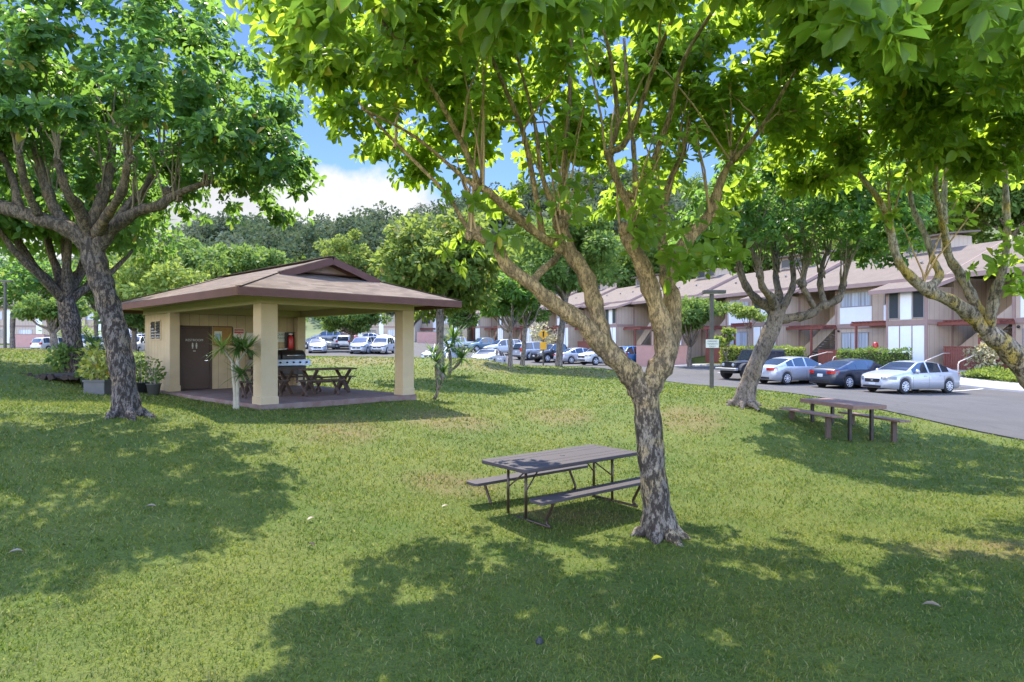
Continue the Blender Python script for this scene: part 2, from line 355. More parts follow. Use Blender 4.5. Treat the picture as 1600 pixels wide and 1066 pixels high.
def tube_np(pts, rad, n=8, sub=0, wob=0.0, seed=0):
    P = np.array(pts, float); r = np.array(rad, float)
    if sub > 1 and len(P) > 2:
        Q = np.vstack([2 * P[0] - P[1], P, 2 * P[-1] - P[-2]]); out = []; ro = []
        for i in range(len(P) - 1):
            p0, p1, p2, p3 = Q[i:i + 4]
            for k in range(sub):
                t = k / sub
                out.append(0.5 * ((2 * p1) + (-p0 + p2) * t + (2 * p0 - 5 * p1 + 4 * p2 - p3) * t * t + (-p0 + 3 * p1 - 3 * p2 + p3) * t ** 3))
                ro.append(r[i] * (1 - t) + r[i + 1] * t)
        out.append(P[-1]); ro.append(r[-1]); P = np.array(out); r = np.array(ro)
    k = len(P)
    T = np.gradient(P, axis=0); T /= np.linalg.norm(T, axis=1)[:, None] + 1e-9
    u = np.cross(T[0], (0.3, 0.9, 0.1)); u /= np.linalg.norm(u); V = []
    a = np.arange(n) * 2 * np.pi / n
    rg = np.random.default_rng(seed)
    for i in range(k):
        u = u - T[i] * u.dot(T[i]); u /= np.linalg.norm(u) + 1e-9; w = np.cross(T[i], u)
        rr = np.full(n, r[i])
        if wob > 0:
            rr = rr * (1 + wob * (rg.random(n) - 0.5) + wob * 0.9 * np.sin(a * 2 + i * 0.7 + seed) * 0.5 + wob * 0.6 * np.sin(i * 1.9 + seed))
        V.append(P[i] + np.cos(a)[:, None] * rr[:, None] * u + np.sin(a)[:, None] * rr[:, None] * w)
    V = np.vstack(V)
    i = np.arange(k - 1)[:, None] * n; j = np.arange(n)[None, :]; j2 = (j + 1) % n
    Fq = np.stack([i + j, i + j2, i + n + j2, i + n + j], -1).reshape(-1, 4)
    return V, Fq

def text_mesh(body, size, extrude=0.002):
    cu = bpy.data.curves.new('lettering', 'FONT'); cu.body = body; cu.size = size; cu.extrude = extrude
    cu.align_x = 'CENTER'; cu.align_y = 'CENTER'
    o = bpy.data.objects.new('lettering', cu); col.objects.link(o)
    dg = bpy.context.evaluated_depsgraph_get()
    me = bpy.data.meshes.new_from_object(o.evaluated_get(dg))
    bpy.data.objects.remove(o); bpy.data.curves.remove(cu)
    return me
# ================================================================ terrain
F0 = np.array([23.9, 45.0]); DIR = np.array([-0.367, 0.930]); NRM = np.array([-0.930, -0.367])
ROWROT = math.atan2(DIR[1], DIR[0])
def row(s, n):                       # point along the row of town houses (s) and out towards the car park (n)
    p = F0 + DIR * s + NRM * n
    return float(p[0]), float(p[1])
def floor_z(k): return 1.23 + 0.27 * max(k, 0) + (0.0 if k >= 0 else 0.0)
ctrl = [(0, 0, .1), (-6, 1, .3), (6, 1, 0), (0, 4.7, 0), (-4, 5, .2), (4, 5, -.05), (.5, 9, 0), (2, 8.5, -.03), (-5.2, 6.5, .45),
        (-7.0, 12, 1.17), (-5.5, 9, .72), (-3, 12, .58), (-6.05, 15.5, .95), (-2.94, 18.7, .93), (-10.7, 20.1, 1.0), (-12.4, 22, 1.05),
        (-7.6, 23.3, 1.0), (-7, 19, .97), (-9, 17, .98),
        (-15, 22, 1.72), (-13.2, 19.5, 1.2), (-12, 14, 1.3), (-26, 35, 2.25), (-13, 29, 1.3), (-5, 28, 1.0), (-1, 31, .95), (0, 40, 1.1), (3.3, 45, 1.02),
        (-9, 40, 1.74), (-4, 40, 1.68), (-1.6, 40, 1.62), (0, 20, .6), (3, 15, .2), (8, 15.2, .17), (6.5, 18, .85), (7.8, 25, .8), (5, 24, .75),
        (12.7, 16.2, .12), (12, 12, .05), (10, 8, 0), (15, 5, -.1), (18.6, 30, .28), (17.5, 33, .30), (16, 35.3, .38), (14.3, 38.5, .44),
        (9, 52, .8), (7.5, 57, .75), (6.1, 60, .8), (2.6, 66, 1.1), (-1, 72, 1.42), (-3.4, 79, 1.7), (-7.3, 86, 1.85), (-1.8, 50, .72), (-5.6, 52, .95),
        (-16, 67, 1.62), (-22, 95, 2.8), (-30, 60, 1.62), (-36, 60, 1.65), (-54, 77, 1.75), (-62, 86, 2.2), (-46, 84, 2.3), (13.5, 57, .6),
        (-30, 15, 2.0), (-30, 2, 1.3), (-60, 40, 2.4), (25, 0, 0), (20, 15, .1), (-70, 20, 2.6), (27, 22, .25), (24.4, 30.5, .35)]
for k in range(-2, 10):
    x, y = row(11.7 * k + 4, 0.3); ctrl.append((x, y, floor_z(k) - 0.03))
    x, y = row(11.7 * k + 4, -8); ctrl.append((x, y, floor_z(k) + 0.1))
for x, y, z in ((-60, 140, 4.5), (0, 150, 5), (60, 150, 5), (120, 150, 6), (-150, 150, 5), (-150, 0, 3), (110, 0, 1), (90, 60, 3)): ctrl.append((x, y, z))
ctrl = np.array(ctrl, float)
def _phi(d2): return 0.5 * d2 * np.log(d2 + 1e-6)
_n = len(ctrl); _d2 = ((ctrl[:, None, :2] - ctrl[None, :, :2]) ** 2).sum(-1)
_A = np.zeros((_n + 3, _n + 3)); _A[:_n, :_n] = _phi(_d2) + np.eye(_n) * 0.4
_A[:_n, _n] = 1; _A[:_n, _n + 1:] = ctrl[:, :2]; _A[_n, :_n] = 1; _A[_n + 1:, :_n] = ctrl[:, :2].T
_w = np.linalg.solve(_A, np.concatenate([ctrl[:, 2], np.zeros(3)]))
def tps(x, y):
    x = np.clip(np.asarray(x, float), -140, 105); y = np.clip(np.asarray(y, float), -8, 145)
    sh = x.shape; x = x.ravel(); y = y.ravel(); out = np.empty(len(x))
    for i in range(0, len(x), 20000):
        d2 = (x[i:i + 20000, None] - ctrl[None, :, 0]) ** 2 + (y[i:i + 20000, None] - ctrl[None, :, 1]) ** 2
        out[i:i + 20000] = _phi(d2) @ _w[:_n] + _w[_n] + _w[_n + 1] * x[i:i + 20000] + _w[_n + 2] * y[i:i + 20000]
    return out.reshape(sh)
def grow(a, lim, f=1.18, st=0.5):
    out = []
    while a < lim: st *= f; a += st; out.append(a)
    return out
gx = np.array([-v for v in grow(45, 900)][::-1] + list(np.arange(-45, 45.01, 0.5)) + grow(45, 900))
gy = np.array([-v for v in grow(10, 300)][::-1] + list(np.arange(-10, 70.01, 0.5)) + grow(70, 1400))
GX, GY = np.meshgrid(gx, gy)
GZ = tps(GX, GY)
def T(x, y):
    """height of the ground sheet, bilinear on its own grid"""
    x = np.asarray(x, float); y = np.asarray(y, float)
    i = np.clip(np.searchsorted(gx, x) - 1, 0, len(gx) - 2); j = np.clip(np.searchsorted(gy, y) - 1, 0, len(gy) - 2)
    u = (x - gx[i]) / (gx[i + 1] - gx[i]); v = (y - gy[j]) / (gy[j + 1] - gy[j])
    return GZ[j, i] * (1 - u) * (1 - v) + GZ[j, i + 1] * u * (1 - v) + GZ[j + 1, i] * (1 - u) * v + GZ[j + 1, i + 1] * u * v
def Tz(x, y): return float(T(x, y))
def W(px, py, Y): return ((px - 800) / F * Y, Y, EYE - (py - 540) / F * Y)   # where a photographed point stands at distance Y

def gt(px, Y_): x = (px - 800) / F * Y_; return (x, Y_, Tz(x, Y_))
def lawn_material(name, blades):
    m = bpy.data.materials.new(name); m.use_nodes = True
    nt = m.node_tree; N = nt.nodes; L = nt.links
    b = N['Principled BSDF']; b.inputs['Roughness'].default_value = 0.8; b.inputs['Specular IOR Level'].default_value = 0.15
    t = N.new('ShaderNodeTexCoord'); v = t.outputs['Object']
    def noise(s, d=5, rg=0.6):
        n = N.new('ShaderNodeTexNoise'); n.inputs['Scale'].default_value = s; n.inputs['Detail'].default_value = d; n.inputs['Roughness'].default_value = rg
        L.new(v, n.inputs['Vector']); return n.outputs['Fac']
    def rng(x, a, bb, lo=0, hi=1):
        k = N.new('ShaderNodeMapRange'); k.inputs[1].default_value = a; k.inputs[2].default_value = bb; k.inputs[3].default_value = lo; k.inputs[4].default_value = hi
        L.new(x, k.inputs[0]); return k.outputs[0]
    def mix(f, a, bb, bt='MIX'):
        k = N.new('ShaderNodeMix'); k.data_type = 'RGBA'; k.blend_type = bt
        if isinstance(f, float): k.inputs[0].default_value = f
        else: L.new(f, k.inputs[0])
        for i, c in ((6, a), (7, bb)):
            if isinstance(c, tuple): k.inputs[i].default_value = (*c, 1)
            else: L.new(c, k.inputs[i])
        return k.outputs[2]
    c = mix(rng(noise(0.55), 0.36, 0.64), (0.080, 0.124, 0.018), (0.145, 0.168, 0.028))
    c = mix(rng(noise(3.1), 0.40, 0.70, 0, 0.6), c, (0.13, 0.145, 0.032))
    # worn dry patches that stand in fixed places on the lawn
    s = N.new('ShaderNodeSeparateXYZ'); L.new(v, s.inputs[0])
    def patch(x, y, rx, ry):
        def mt(op, a, bb):
            k = N.new('ShaderNodeMath'); k.operation = op
            for i, q in enumerate((a, bb)):
                if isinstance(q, (int, float)): k.inputs[i].default_value = q
                else: L.new(q, k.inputs[i])
            return k.outputs[0]
        dx = mt('DIVIDE', mt('SUBTRACT', s.outputs['X'], x), rx); dy = mt('DIVIDE', mt('SUBTRACT', s.outputs['Y'], y), ry)
        return rng(mt('ADD', mt('MULTIPLY', dx, dx), mt('MULTIPLY', dy, dy)), 1.0, 0.15)
    worn = None
    for p in ((-3.6, 13.6, 1.1, 2.0), (4.6, 17.0, 1.2, 1.6), (1.3, 18.0, 1.2, 1.8), (-1.0, 10.6, 1.0, .9), (0.9, 9.4, 1.0, .5), (6.2, 8.0, 1.6, .5),
              (-1.0, 37, 4, 4), (-9, 37, 4, 4), (4.5, 40, 3, 4), (-24, 32, 5, 4), (-1.6, 16.0, 1.6, 1.6)):
        q = patch(*p)
        if worn is None: worn = q
        else:
            k = N.new('ShaderNodeMath'); k.operation = 'MAXIMUM'; L.new(worn, k.inputs[0]); L.new(q, k.inputs[1]); worn = k.outputs[0]
    wm = N.new('ShaderNodeMath'); wm.operation = 'MULTIPLY'; L.new(worn, wm.inputs[0]); L.new(rng(noise(2.3, 8, 0.75), 0.30, 0.56), wm.inputs[1])
    w2 = N.new('ShaderNodeMath'); w2.operation = 'MULTIPLY'; L.new(wm.outputs[0], w2.inputs[0]); w2.inputs[1].default_value = 0.42 if blades else 0.65
    c = mix(w2.outputs[0], c, (0.235, 0.145, 0.075))
    if blades:
        g = N.new('ShaderNodeNewGeometry')
        hs_ = N.new('ShaderNodeMath'); hs_.operation = 'FRACT'; m7 = N.new('ShaderNodeMath'); m7.operation = 'MULTIPLY'; m7.inputs[1].default_value = 7.31; L.new(g.outputs['Random Per Island'], m7.inputs[0]); L.new(m7.outputs[0], hs_.inputs[0])
        c = mix(rng(hs_.outputs[0], 0.0, 0.45, 0.75, 0.0), c, (0.03, 0.07, 0.016))
        c = mix(rng(hs_.outputs[0], 0.72, 1.0, 0.0, 0.75), c, (0.22, 0.25, 0.085))
        c = mix(rng(g.outputs['Random Per Island'], 0.90, 0.93, 0, 0.6), c, (0.27, 0.24, 0.11))
        tr = N.new('ShaderNodeBsdfTranslucent')
        cc_ = mix(1.0, c, (1.6, 1.6, 1.0), 'MULTIPLY'); L.new(cc_, tr.inputs['Color'])
        ms = N.new('ShaderNodeMixShader'); ms.inputs[0].default_value = 0.42
        L.new(b.outputs[0], ms.inputs[1]); L.new(tr.outputs[0], ms.inputs[2]); L.new(ms.outputs[0], N['Material Output'].inputs['Surface'])
    else:
        c = mix(rng(noise(38, 4, 0.8), 0.42, 0.62, 0, 0.75), c, (0.045, 0.062, 0.014))
        bp = N.new('ShaderNodeBump'); bp.inputs['Strength'].default_value = 0.8; bp.inputs['Distance'].default_value = 0.05
        L.new(noise(30, 4, 0.8), bp.inputs['Height']); L.new(bp.outputs[0], b.inputs['Normal'])
    L.new(c, b.inputs['Base Color'])
    return m
M['lawn'] = lawn_material('lawn_turf', False); M['blade'] = lawn_material('lawn_blades', True)
nxg, nyg = len(gx), len(gy)
_i = np.arange(nyg - 1)[:, None] * nxg + np.arange(nxg - 1)[None, :]
gf = np.stack([_i, _i + 1, _i + nxg + 1, _i + nxg], -1).reshape(-1, 4)
tag(link('ground', np_mesh('ground', np.stack([GX, GY, GZ], -1).reshape(-1, 3), gf, True), M['lawn']), kind='structure')

# ---------------------------------------------------------------- car park
lot = [(19, -4), (17, 6), (14.6, 12), (12.75, 16.2), (11.2, 20), (10.0, 25), (9.2, 31), (8.3, 38), (6.4, 45), (3.5, 47.6), (-1, 48.0), (-8, 49.5), (-20, 49), (-32, 47.5), (-50, 51), (-92, 62),
       (-92, 88), (-62, 90), (-46, 93), (-34, 102), (-18, 110)]
lot += [row(70, 8.5), row(50, 7.5), row(30, 5.5), row(0, 5.5), row(-30, 5.5), row(-46, 5.5)]
lotA = np.array(lot)
def in_poly(x, y, P):
    x = np.asarray(x); y = np.asarray(y); r = np.zeros(x.shape, bool); n = len(P)
    for i in range(n):
        x1, y1 = P[i]; x2, y2 = P[(i + 1) % n]
        c = ((y1 > y) != (y2 > y)) & (x < (x2 - x1) * (y - y1) / (y2 - y1 + 1e-12) + x1); r ^= c
    return r
def drape(name, poly, m, dz, step=1.0, thick=0.0):
    bm = bmesh.new(); f = bm.faces.new([bm.verts.new((x, y, 0)) for x, y in poly])
    if f.normal.z < 0: f.normal_flip()
    xs = [p[0] for p in poly]; ys = [p[1] for p in poly]
    for ax, lo, hi in ((0, min(xs), max(xs)), (1, min(ys), max(ys))):
        for t in np.arange(math.floor(lo / step) * step, hi + step, step):
            co = [0, 0, 0]; no = [0, 0, 0]; co[ax] = t; no[ax] = 1
            bmesh.ops.bisect_plane(bm, geom=bm.verts[:] + bm.edges[:] + bm.faces[:], plane_co=co, plane_no=no)
    vv = list(bm.verts); z = T(np.array([v.co.x for v in vv]), np.array([v.co.y for v in vv]))
    for v, q in zip(vv, z): v.co.z = q + dz
    if thick:
        ex = bmesh.ops.extrude_face_region(bm, geom=bm.faces[:])
        for v in [g for g in ex['geom'] if isinstance(g, bmesh.types.BMVert)]: v.co.z -= thick
        bmesh.ops.recalc_face_normals(bm, faces=bm.faces)
    me = bpy.data.meshes.new(name); bm.to_mesh(me); bm.free()
    return link(name, me, m)
M['asphalt'] = mat('asphalt', (0.072, 0.066, 0.059), 0.9, var=0.7, vscale=0.45, c2=(0.046, 0.042, 0.038), bump=0.3, bscale=60)
def cracks(m):
    N = m.node_tree.nodes; L = m.node_tree.links; b = N['Principled BSDF']; src = b.inputs['Base Color'].links[0].from_socket
    t = N.new('ShaderNodeTexCoord'); n = N.new('ShaderNodeTexNoise'); n.inputs['Scale'].default_value = .8; L.new(t.outputs['Object'], n.inputs['Vector'])
    va = N.new('ShaderNodeVectorMath'); va.operation = 'MULTIPLY_ADD'; L.new(n.outputs['Color'], va.inputs[0]); va.inputs[1].default_value = (2.2, 2.2, 0); L.new(t.outputs['Object'], va.inputs[2])
    v = N.new('ShaderNodeTexVoronoi'); v.feature = 'DISTANCE_TO_EDGE'; v.inputs['Scale'].default_value = .16; L.new(va.outputs[0], v.inputs['Vector'])
    r = N.new('ShaderNodeMapRange'); r.inputs[1].default_value = .004; r.inputs[2].default_value = .012; r.inputs[3].default_value = .55; r.inputs[4].default_value = 0; L.new(v.outputs['Distance'], r.inputs[0])
    x = N.new('ShaderNodeMix'); x.data_type = 'RGBA'; L.new(r.outputs[0], x.inputs[0]); L.new(src, x.inputs[6]); x.inputs[7].default_value = (.04, .038, .036, 1)
    v2 = N.new('ShaderNodeTexNoise'); v2.inputs['Scale'].default_value = 1.4; v2.inputs['Detail'].default_value = 3; L.new(t.outputs['Object'], v2.inputs['Vector'])
    r2 = N.new('ShaderNodeMapRange'); r2.inputs[1].default_value = .66; r2.inputs[2].default_value = .74; r2.inputs[4].default_value = .6; L.new(v2.outputs['Fac'], r2.inputs[0])
    y = N.new('ShaderNodeMix'); y.data_type = 'RGBA'; L.new(r2.outputs[0], y.inputs[0]); L.new(x.outputs[2], y.inputs[6]); y.inputs[7].default_value = (.045, .043, .042, 1); L.new(y.outputs[2], b.inputs['Base Color'])
cracks(M['asphalt'])
tag(drape('car_park', lot, M['asphalt'], 0.035, 1.0, 0.2), kind='structure')
def strip(a, b, w):
    a = np.array(a); b = np.array(b); d = (b - a) / np.linalg.norm(b - a); n = np.array([-d[1], d[0]]) * w / 2
    return [tuple(a - n), tuple(b - n), tuple(b + n), tuple(a + n)]
for k in range(-8, 9):                      # stall lines painted out from the kerb
    if k in (1, 2, 4, 6): continue
    a, b = row(-20.6 + 2.75 * k, 5.7), row(-20.6 + 2.75 * k + 0.35, 10.2)
    tag(drape('parking_line', strip(a, b, 0.11), M['line'], 0.045, 1.0), kind='structure')
tag(drape('pavement', [row(-46, 3.9), row(-46, 5.5), row(-3, 5.5), row(-3, 3.9)], M['concrete'], 0.16, 1.0, 0.2), kind='structure')
tag(drape('pavement', [row(10, 4.2), row(10, 6.5), row(24, 6.5), row(24, 4.2)], M['concrete'], 0.14, 1.0, 0.2), kind='structure')
_kerb = MB()
_pts = [row(s, 5.62) for s in np.arange(-46, 70, 1.0)]
_kerb.tube([(x, y, Tz(x, y) + 0.04) for x, y in _pts], [0.13] * len(_pts), 8, smooth=False)
tag(_kerb.build('kerb', M['concrete']), kind='structure')
# ---------------------------------------------------------------- pavilion placing is needed to keep grass off its slab
PU = np.array([0.693, 0.721]); PV = np.array([-0.714, 0.700]); PROT = math.atan2(0.721, 0.693)
PV = np.array([-math.sin(PROT), math.cos(PROT)])
P0 = np.array([-6.05, 15.5]); PZ = 0.95
def pav(u, v):
    p = P0 + PU * u + PV * v; return float(p[0]), float(p[1])
slabA = np.array([pav(-.2, -.2), pav(4.9, -.2), pav(4.9, 9.2), pav(-.2, 9.2)])

# ---------------------------------------------------------------- grass blades (thinning out with distance)
def grass():
    Vs = []; n_tot = 0
    bands = [(3.6, 6.5, 2000, 0.036, .0048), (6.5, 10, 1050, 0.040, .0065), (10, 15, 480, 0.048, .009), (15, 22, 190, 0.055, .014), (22, 34, 70, 0.065, .024), (34, 52, 24, 0.075, .042)]
    for y0, y1, den, h, w in bands:
        x1 = 0.84 * y1
        n = int((y1 - y0) * 2 * x1 * den)
        x = RNG.uniform(-x1, x1, n); y = RNG.uniform(y0, y1, n)
        k = (np.abs(x) < 0.83 * y + 0.3) & ~in_poly(x + RNG.normal(size=n) * .10 + .10, y + RNG.normal(size=n) * .10, lotA) & ~in_poly(x, y, slabA)
        # tufty density
        tuft = np.sin(x * 3.1 + 1.3 * np.sin(y * 2.3)) * np.sin(y * 3.7 + 1.7 * np.sin(x * 1.9))
        k &= RNG.random(n) < 0.70 + 0.3 * tuft
        x = x[k]; y = y[k]; n = len(x)
        z = T(x, y)
        a = RNG.uniform(0, 2 * np.pi, n); hh = h * RNG.uniform(.4, 1.25, n); ww = w * RNG.uniform(.7, 1.3, n)
        b = RNG.uniform(0, 2 * np.pi, n); lean = RNG.uniform(.3, 2.2, n) * hh
        p = np.stack([x, y, z], -1)
        dx = np.stack([np.cos(a) * ww, np.sin(a) * ww, np.zeros(n)], -1)
        mid = p + np.stack([np.cos(b) * lean * .35, np.sin(b) * lean * .35, hh * .6], -1)
        tip = p + np.stack([np.cos(b) * lean, np.sin(b) * lean, hh], -1)
        dn = np.array([0, 0, 0.012])
        Vs.append(np.stack([p - dx - dn, p + dx - dn, mid + dx * .8, mid - dx * .8, tip], 1).reshape(-1, 3)); n_tot += n
    V = np.concatenate(Vs); i = np.arange(n_tot)[:, None] * 5
    o = link('grass', np_mesh('grass', V, [i + np.array([[0, 1, 2, 3]]), i + np.array([[3, 2, 4]])]), M['blade'])
    tag(o, 'short mown green grass covering the whole lawn', 'grass', kind='stuff')
    print('blades', n_tot)
grass()

# ---------------------------------------------------------------- leaf scatter used by every plant
def leaf_mesh(name, pos, dirn, nrm, length, width, m, parent=None, simple=False, label=None):
    """one folded ovate leaf per row"""
    n = len(pos); d = dirn / (np.linalg.norm(dirn, axis=1)[:, None] + 1e-9)
    s = np.cross(d, nrm); s /= np.linalg.norm(s, axis=1)[:, None] + 1e-9
    u = np.cross(s, d)
    L = np.asarray(length)[:, None] * np.ones((n, 1)); Wd = np.asarray(width)[:, None] * np.ones((n, 1))
    if simple:
        V = np.stack([pos, pos + d * L * .5 + s * Wd * .5, pos + d * L - u * L * .12, pos + d * L * .5 - s * Wd * .5], 1).reshape(-1, 3)
        me = np_mesh(name, V, np.arange(n)[:, None] * 4 + np.array([[0, 1, 2, 3]]))
    else:
        f = u * Wd * 0.16
        cu = RNG.uniform(-.05, .22, (n, 1)); tw = RNG.normal(size=(n, 1)) * .08
        V = np.stack([pos, pos + d * L * .30 + s * Wd * .40 + f, pos + d * L * .70 + s * Wd * .46 + f - u * L * (cu * .5 + tw), pos + d * L - u * L * (.08 + cu),
                      pos + d * L * .70 - s * Wd * .46 + f - u * L * (cu * .5 - tw), pos + d * L * .30 - s * Wd * .40 + f], 1).reshape(-1, 3)
        i = np.arange(n)[:, None] * 6
        me = np_mesh(name, V, np.concatenate([i + np.array([[0, 1, 2, 3]]), i + np.array([[0, 3, 4, 5]])]))
    o = link(name, me, m, parent)
    return o
def rand_unit(n, rg=RNG):
    v = rg.normal(size=(n, 3)); return v / np.linalg.norm(v, axis=1)[:, None]

# ---------------------------------------------------------------- hillside with its far wood
def ridge(x):      # ridge height at about 300 m
    return np.interp(x, [-400, -240, -165, -150, -120, -75, -45, -15, 30, 90, 200, 500], [24, 27, 32, 41, 48, 50, 54, 60, 70, 78, 84, 90])
def hill(x, y):
    q = -((x - F0[0]) * NRM[0] + (y - F0[1]) * NRM[1]) - 13
    r1 = np.clip(q, 0, None) * 0.40; r1 = np.where(x > -40, np.minimum(r1, 52), np.minimum(r1, 0))
    t = np.clip((y - 135) / 165, 0, 1); t = t * t * (3 - 2 * t)
    r2 = (ridge(x) - 8) * t
    bump = 2.5 * np.sin(x * .045 + 1) * np.sin(y * .05) + 1.5 * np.sin(x * .11 + y * .08)
    return np.maximum(r1, r2) + bump * np.clip(np.maximum(r1, r2) / 12, 0, 1)
hx = np.arange(-460, 520, 7.0); hy = np.arange(48, 420, 7.0)
HX, HY = np.meshgrid(hx, hy); HB = tps(HX, HY); HH = hill(HX, HY); HZ = HB + HH - 0.8
_i = np.arange(len(hy) - 1)[:, None] * len(hx) + np.arange(len(hx) - 1)[None, :]
hf = np.stack([_i, _i + 1, _i + len(hx) + 1, _i + len(hx)], -1).reshape(-1, 4)
keep = HH.ravel()[hf].max(1) > 0.05
M['hill'] = mat('hillside_scrub', (0.06, 0.085, 0.03), 0.95, var=0.9, vscale=0.05, c2=(0.13, 0.14, 0.05), bump=0.5, bscale=0.3)
me = np_mesh('hillside', np.stack([HX, HY, HZ], -1).reshape(-1, 3), hf[keep], True)
tag(link('hillside', me, M['hill']), kind='structure')
def HT(x, y): return tps(x, y) + hill(x, y) - 0.8

def clump_leaves(cen, rad, per, size, rg, shell=0.45):
    """leaf quads spread through ellipsoids; cen (k,3), rad (k,3)"""
    k = len(cen); idx = np.repeat(np.arange(k), per); n = len(idx)
    d = rand_unit(n, rg); rho = (shell + (1 - shell) * rg.random(n) ** 0.6)
    pos = cen[idx] + d * rad[idx] * rho[:, None]
    dirn = d + rg.normal(size=(n, 3)) * 0.7 + np.array([0, 0, -0.25]); nrm = d * 0.8 + rand_unit(n, rg) * 0.7 + np.array([0, 0, 0.5])
    sz = size * rg.uniform(.6, 1.4, n)
    return pos, dirn, nrm, sz
def wood(name, pts, label, m, per, seed, hlo, hhi, leaf, trunk=False):
    rg = np.random.default_rng(seed); cen = []; rad = []
    for x, y, z in pts:
        h = rg.uniform(hlo, hhi); w = h * rg.uniform(.32, .5)
        for j in range(3):
            cen.append((x + rg.normal() * w * .35, y + rg.normal() * w * .35, z + h * (.40 + .22 * j))); rr = w * rg.uniform(.6, .9) * (1 - .2 * j); rad.append((rr, rr, rr * rg.uniform(.6, 1.0)))
    p, d, nn, s = clump_leaves(np.array(cen), np.array(rad), per, leaf, rg)
    o = leaf_mesh(name, p, d, nn, s, s * .75, m, simple=True)
    return tag(o, label, 'woodland', kind='stuff')
rg = np.random.default_rng(5)
pts = []
for i in range(1150):
    x = rg.uniform(-250, 60); y = rg.uniform(205, 330)
    if abs(x / y + 0.17) > 0.62: continue
    pts.append((x, y, float(HT(x, y))))
wood('ridge_wood', pts[::2], 'grey green woodland covering the ridge under the cloud', M['leaf_grey'], 60, 21, 6, 17, 1.35)
wood('ridge_wood', pts[1::3], 'darker tree crowns standing among the grey ridge woodland', M['leaf_ridge'], 60, 23, 8, 19, 1.35)
pts = []
for i in range(1700):
    x = rg.uniform(-140, 230); y = rg.uniform(100, 300)
    h = float(hill(np.array(x), np.array(y)))
    if h < 2.5 or abs(x / y) > 0.95 or (x < 20 and y > 230): continue
    pts.append((x, y, float(HT(x, y))))
wood('slope_wood', pts, 'mixed green scrub and low trees on the slope below the ridge', M['leaf_c'], 44, 22, 4, 9, 1.1)
# ================================================================ pavilion (local x along the right front, y along the left front)
def shingles():
    m = bpy.data.materials.new('brown_shingles'); m.use_nodes = True
    N = m.node_tree.nodes; L = m.node_tree.links; b = N['Principled BSDF']; b.inputs['Roughness'].default_value = 0.9; b.inputs['Specular IOR Level'].default_value = .2
    t = N.new('ShaderNodeTexCoord'); s = N.new('ShaderNodeSeparateXYZ'); L.new(t.outputs['Object'], s.inputs[0])
    def mt(op, a, c=None):
        k = N.new('ShaderNodeMath'); k.operation = op
        for i, q in enumerate((a, c)):
            if q is None: continue
            if isinstance(q, (int, float)): k.inputs[i].default_value = q
            else: L.new(q, k.inputs[i])
        return k.outputs[0]
    row_ = mt('DIVIDE', s.outputs['Z'], 0.047); fr = mt('FRACT', row_); fl = mt('FLOOR', row_)
    cmb = N.new('ShaderNodeCombineXYZ'); L.new(mt('MULTIPLY', mt('ADD', s.outputs['X'], mt('MULTIPLY', fl, .137)), 3.4), cmb.inputs[0]); L.new(mt('MULTIPLY', mt('ADD', s.outputs['Y'], mt('MULTIPLY', fl, .171)), 3.4), cmb.inputs[1]); L.new(mt('MULTIPLY', fl, 1.7), cmb.inputs[2])
    v = N.new('ShaderNodeTexWhiteNoise'); 
    sn = N.new('ShaderNodeVectorMath'); sn.operation = 'FLOOR'; L.new(cmb.outputs[0], sn.inputs[0]); L.new(sn.outputs[0], v.inputs[0])
    n = N.new('ShaderNodeTexNoise'); n.inputs['Scale'].default_value = 1.1; n.inputs['Detail'].default_value = 6; L.new(t.outputs['Object'], n.inputs['Vector'])
    k = mt('ADD', mt('MULTIPLY', v.outputs['Value'], .5), mt('MULTIPLY', n.outputs['Fac'], .6))
    r = N.new('ShaderNodeValToRGB'); L.new(k, r.inputs[0]); e = r.color_ramp.elements
    e[0].position = .2; e[0].color = (.084, .059, .040, 1); e[1].position = .9; e[1].color = (.19, .138, .096, 1)
    mx_ = N.new('ShaderNodeMix'); mx_.data_type = 'RGBA'; mx_.blend_type = 'MULTIPLY'; L.new(mt('LESS_THAN', fr, .16), mx_.inputs[0]); L.new(r.outputs[0], mx_.inputs[6]); mx_.inputs[7].default_value = (.6, .57, .55, 1)
    L.new(mx_.outputs[2], b.inputs['Base Color'])
    bp = N.new('ShaderNodeBump'); bp.inputs['Strength'].default_value = .5; bp.inputs['Distance'].default_value = .02; L.new(fr, bp.inputs['Height']); L.new(bp.outputs[0], b.inputs['Normal'])
    return m
M['shingle'] = shingles()
pv = thing('picnic_pavilion', 'tan open sided pavilion with a brown shingle hip roof and a restroom at its back', 'pavilion', (P0[0], P0[1], PZ), PROT)
BX, BY = 4.5, 8.8          # footprint to the outer column faces
mb = MB(); mb.box(-.1, BX + .1, -.1, BY + .05, -.5, .12); mb.build('floor_slab', M['slab'], pv, .015)
def column(x, y, w): mb = MB(); mb.box(x, x + w, y, y + w, .121, 2.56); mb.box(x - .02, x + w + .02, y - .02, y + w + .02, .1, .30); return mb.build('column', M['tan_plain'], pv, .012)
column(-.06, -.06, .43); column(BX - .36, -.05, .40); column(-.05, 6.25, .30); column(BX - .33, 6.20, .30)
mb = MB(); mb.box(-.05, BX + .05, -.05, .15, 2.562, 2.78); mb.box(-.05, .15, .151, BY, 2.562, 2.78); mb.box(BX - .15, BX + .05, .151, BY, 2.562, 2.78); mb.box(.151, BX - .151, 6.3, 6.5, 2.562, 2.78)
mb.build('roof_beam', M['tan_soffit'], pv, .008)
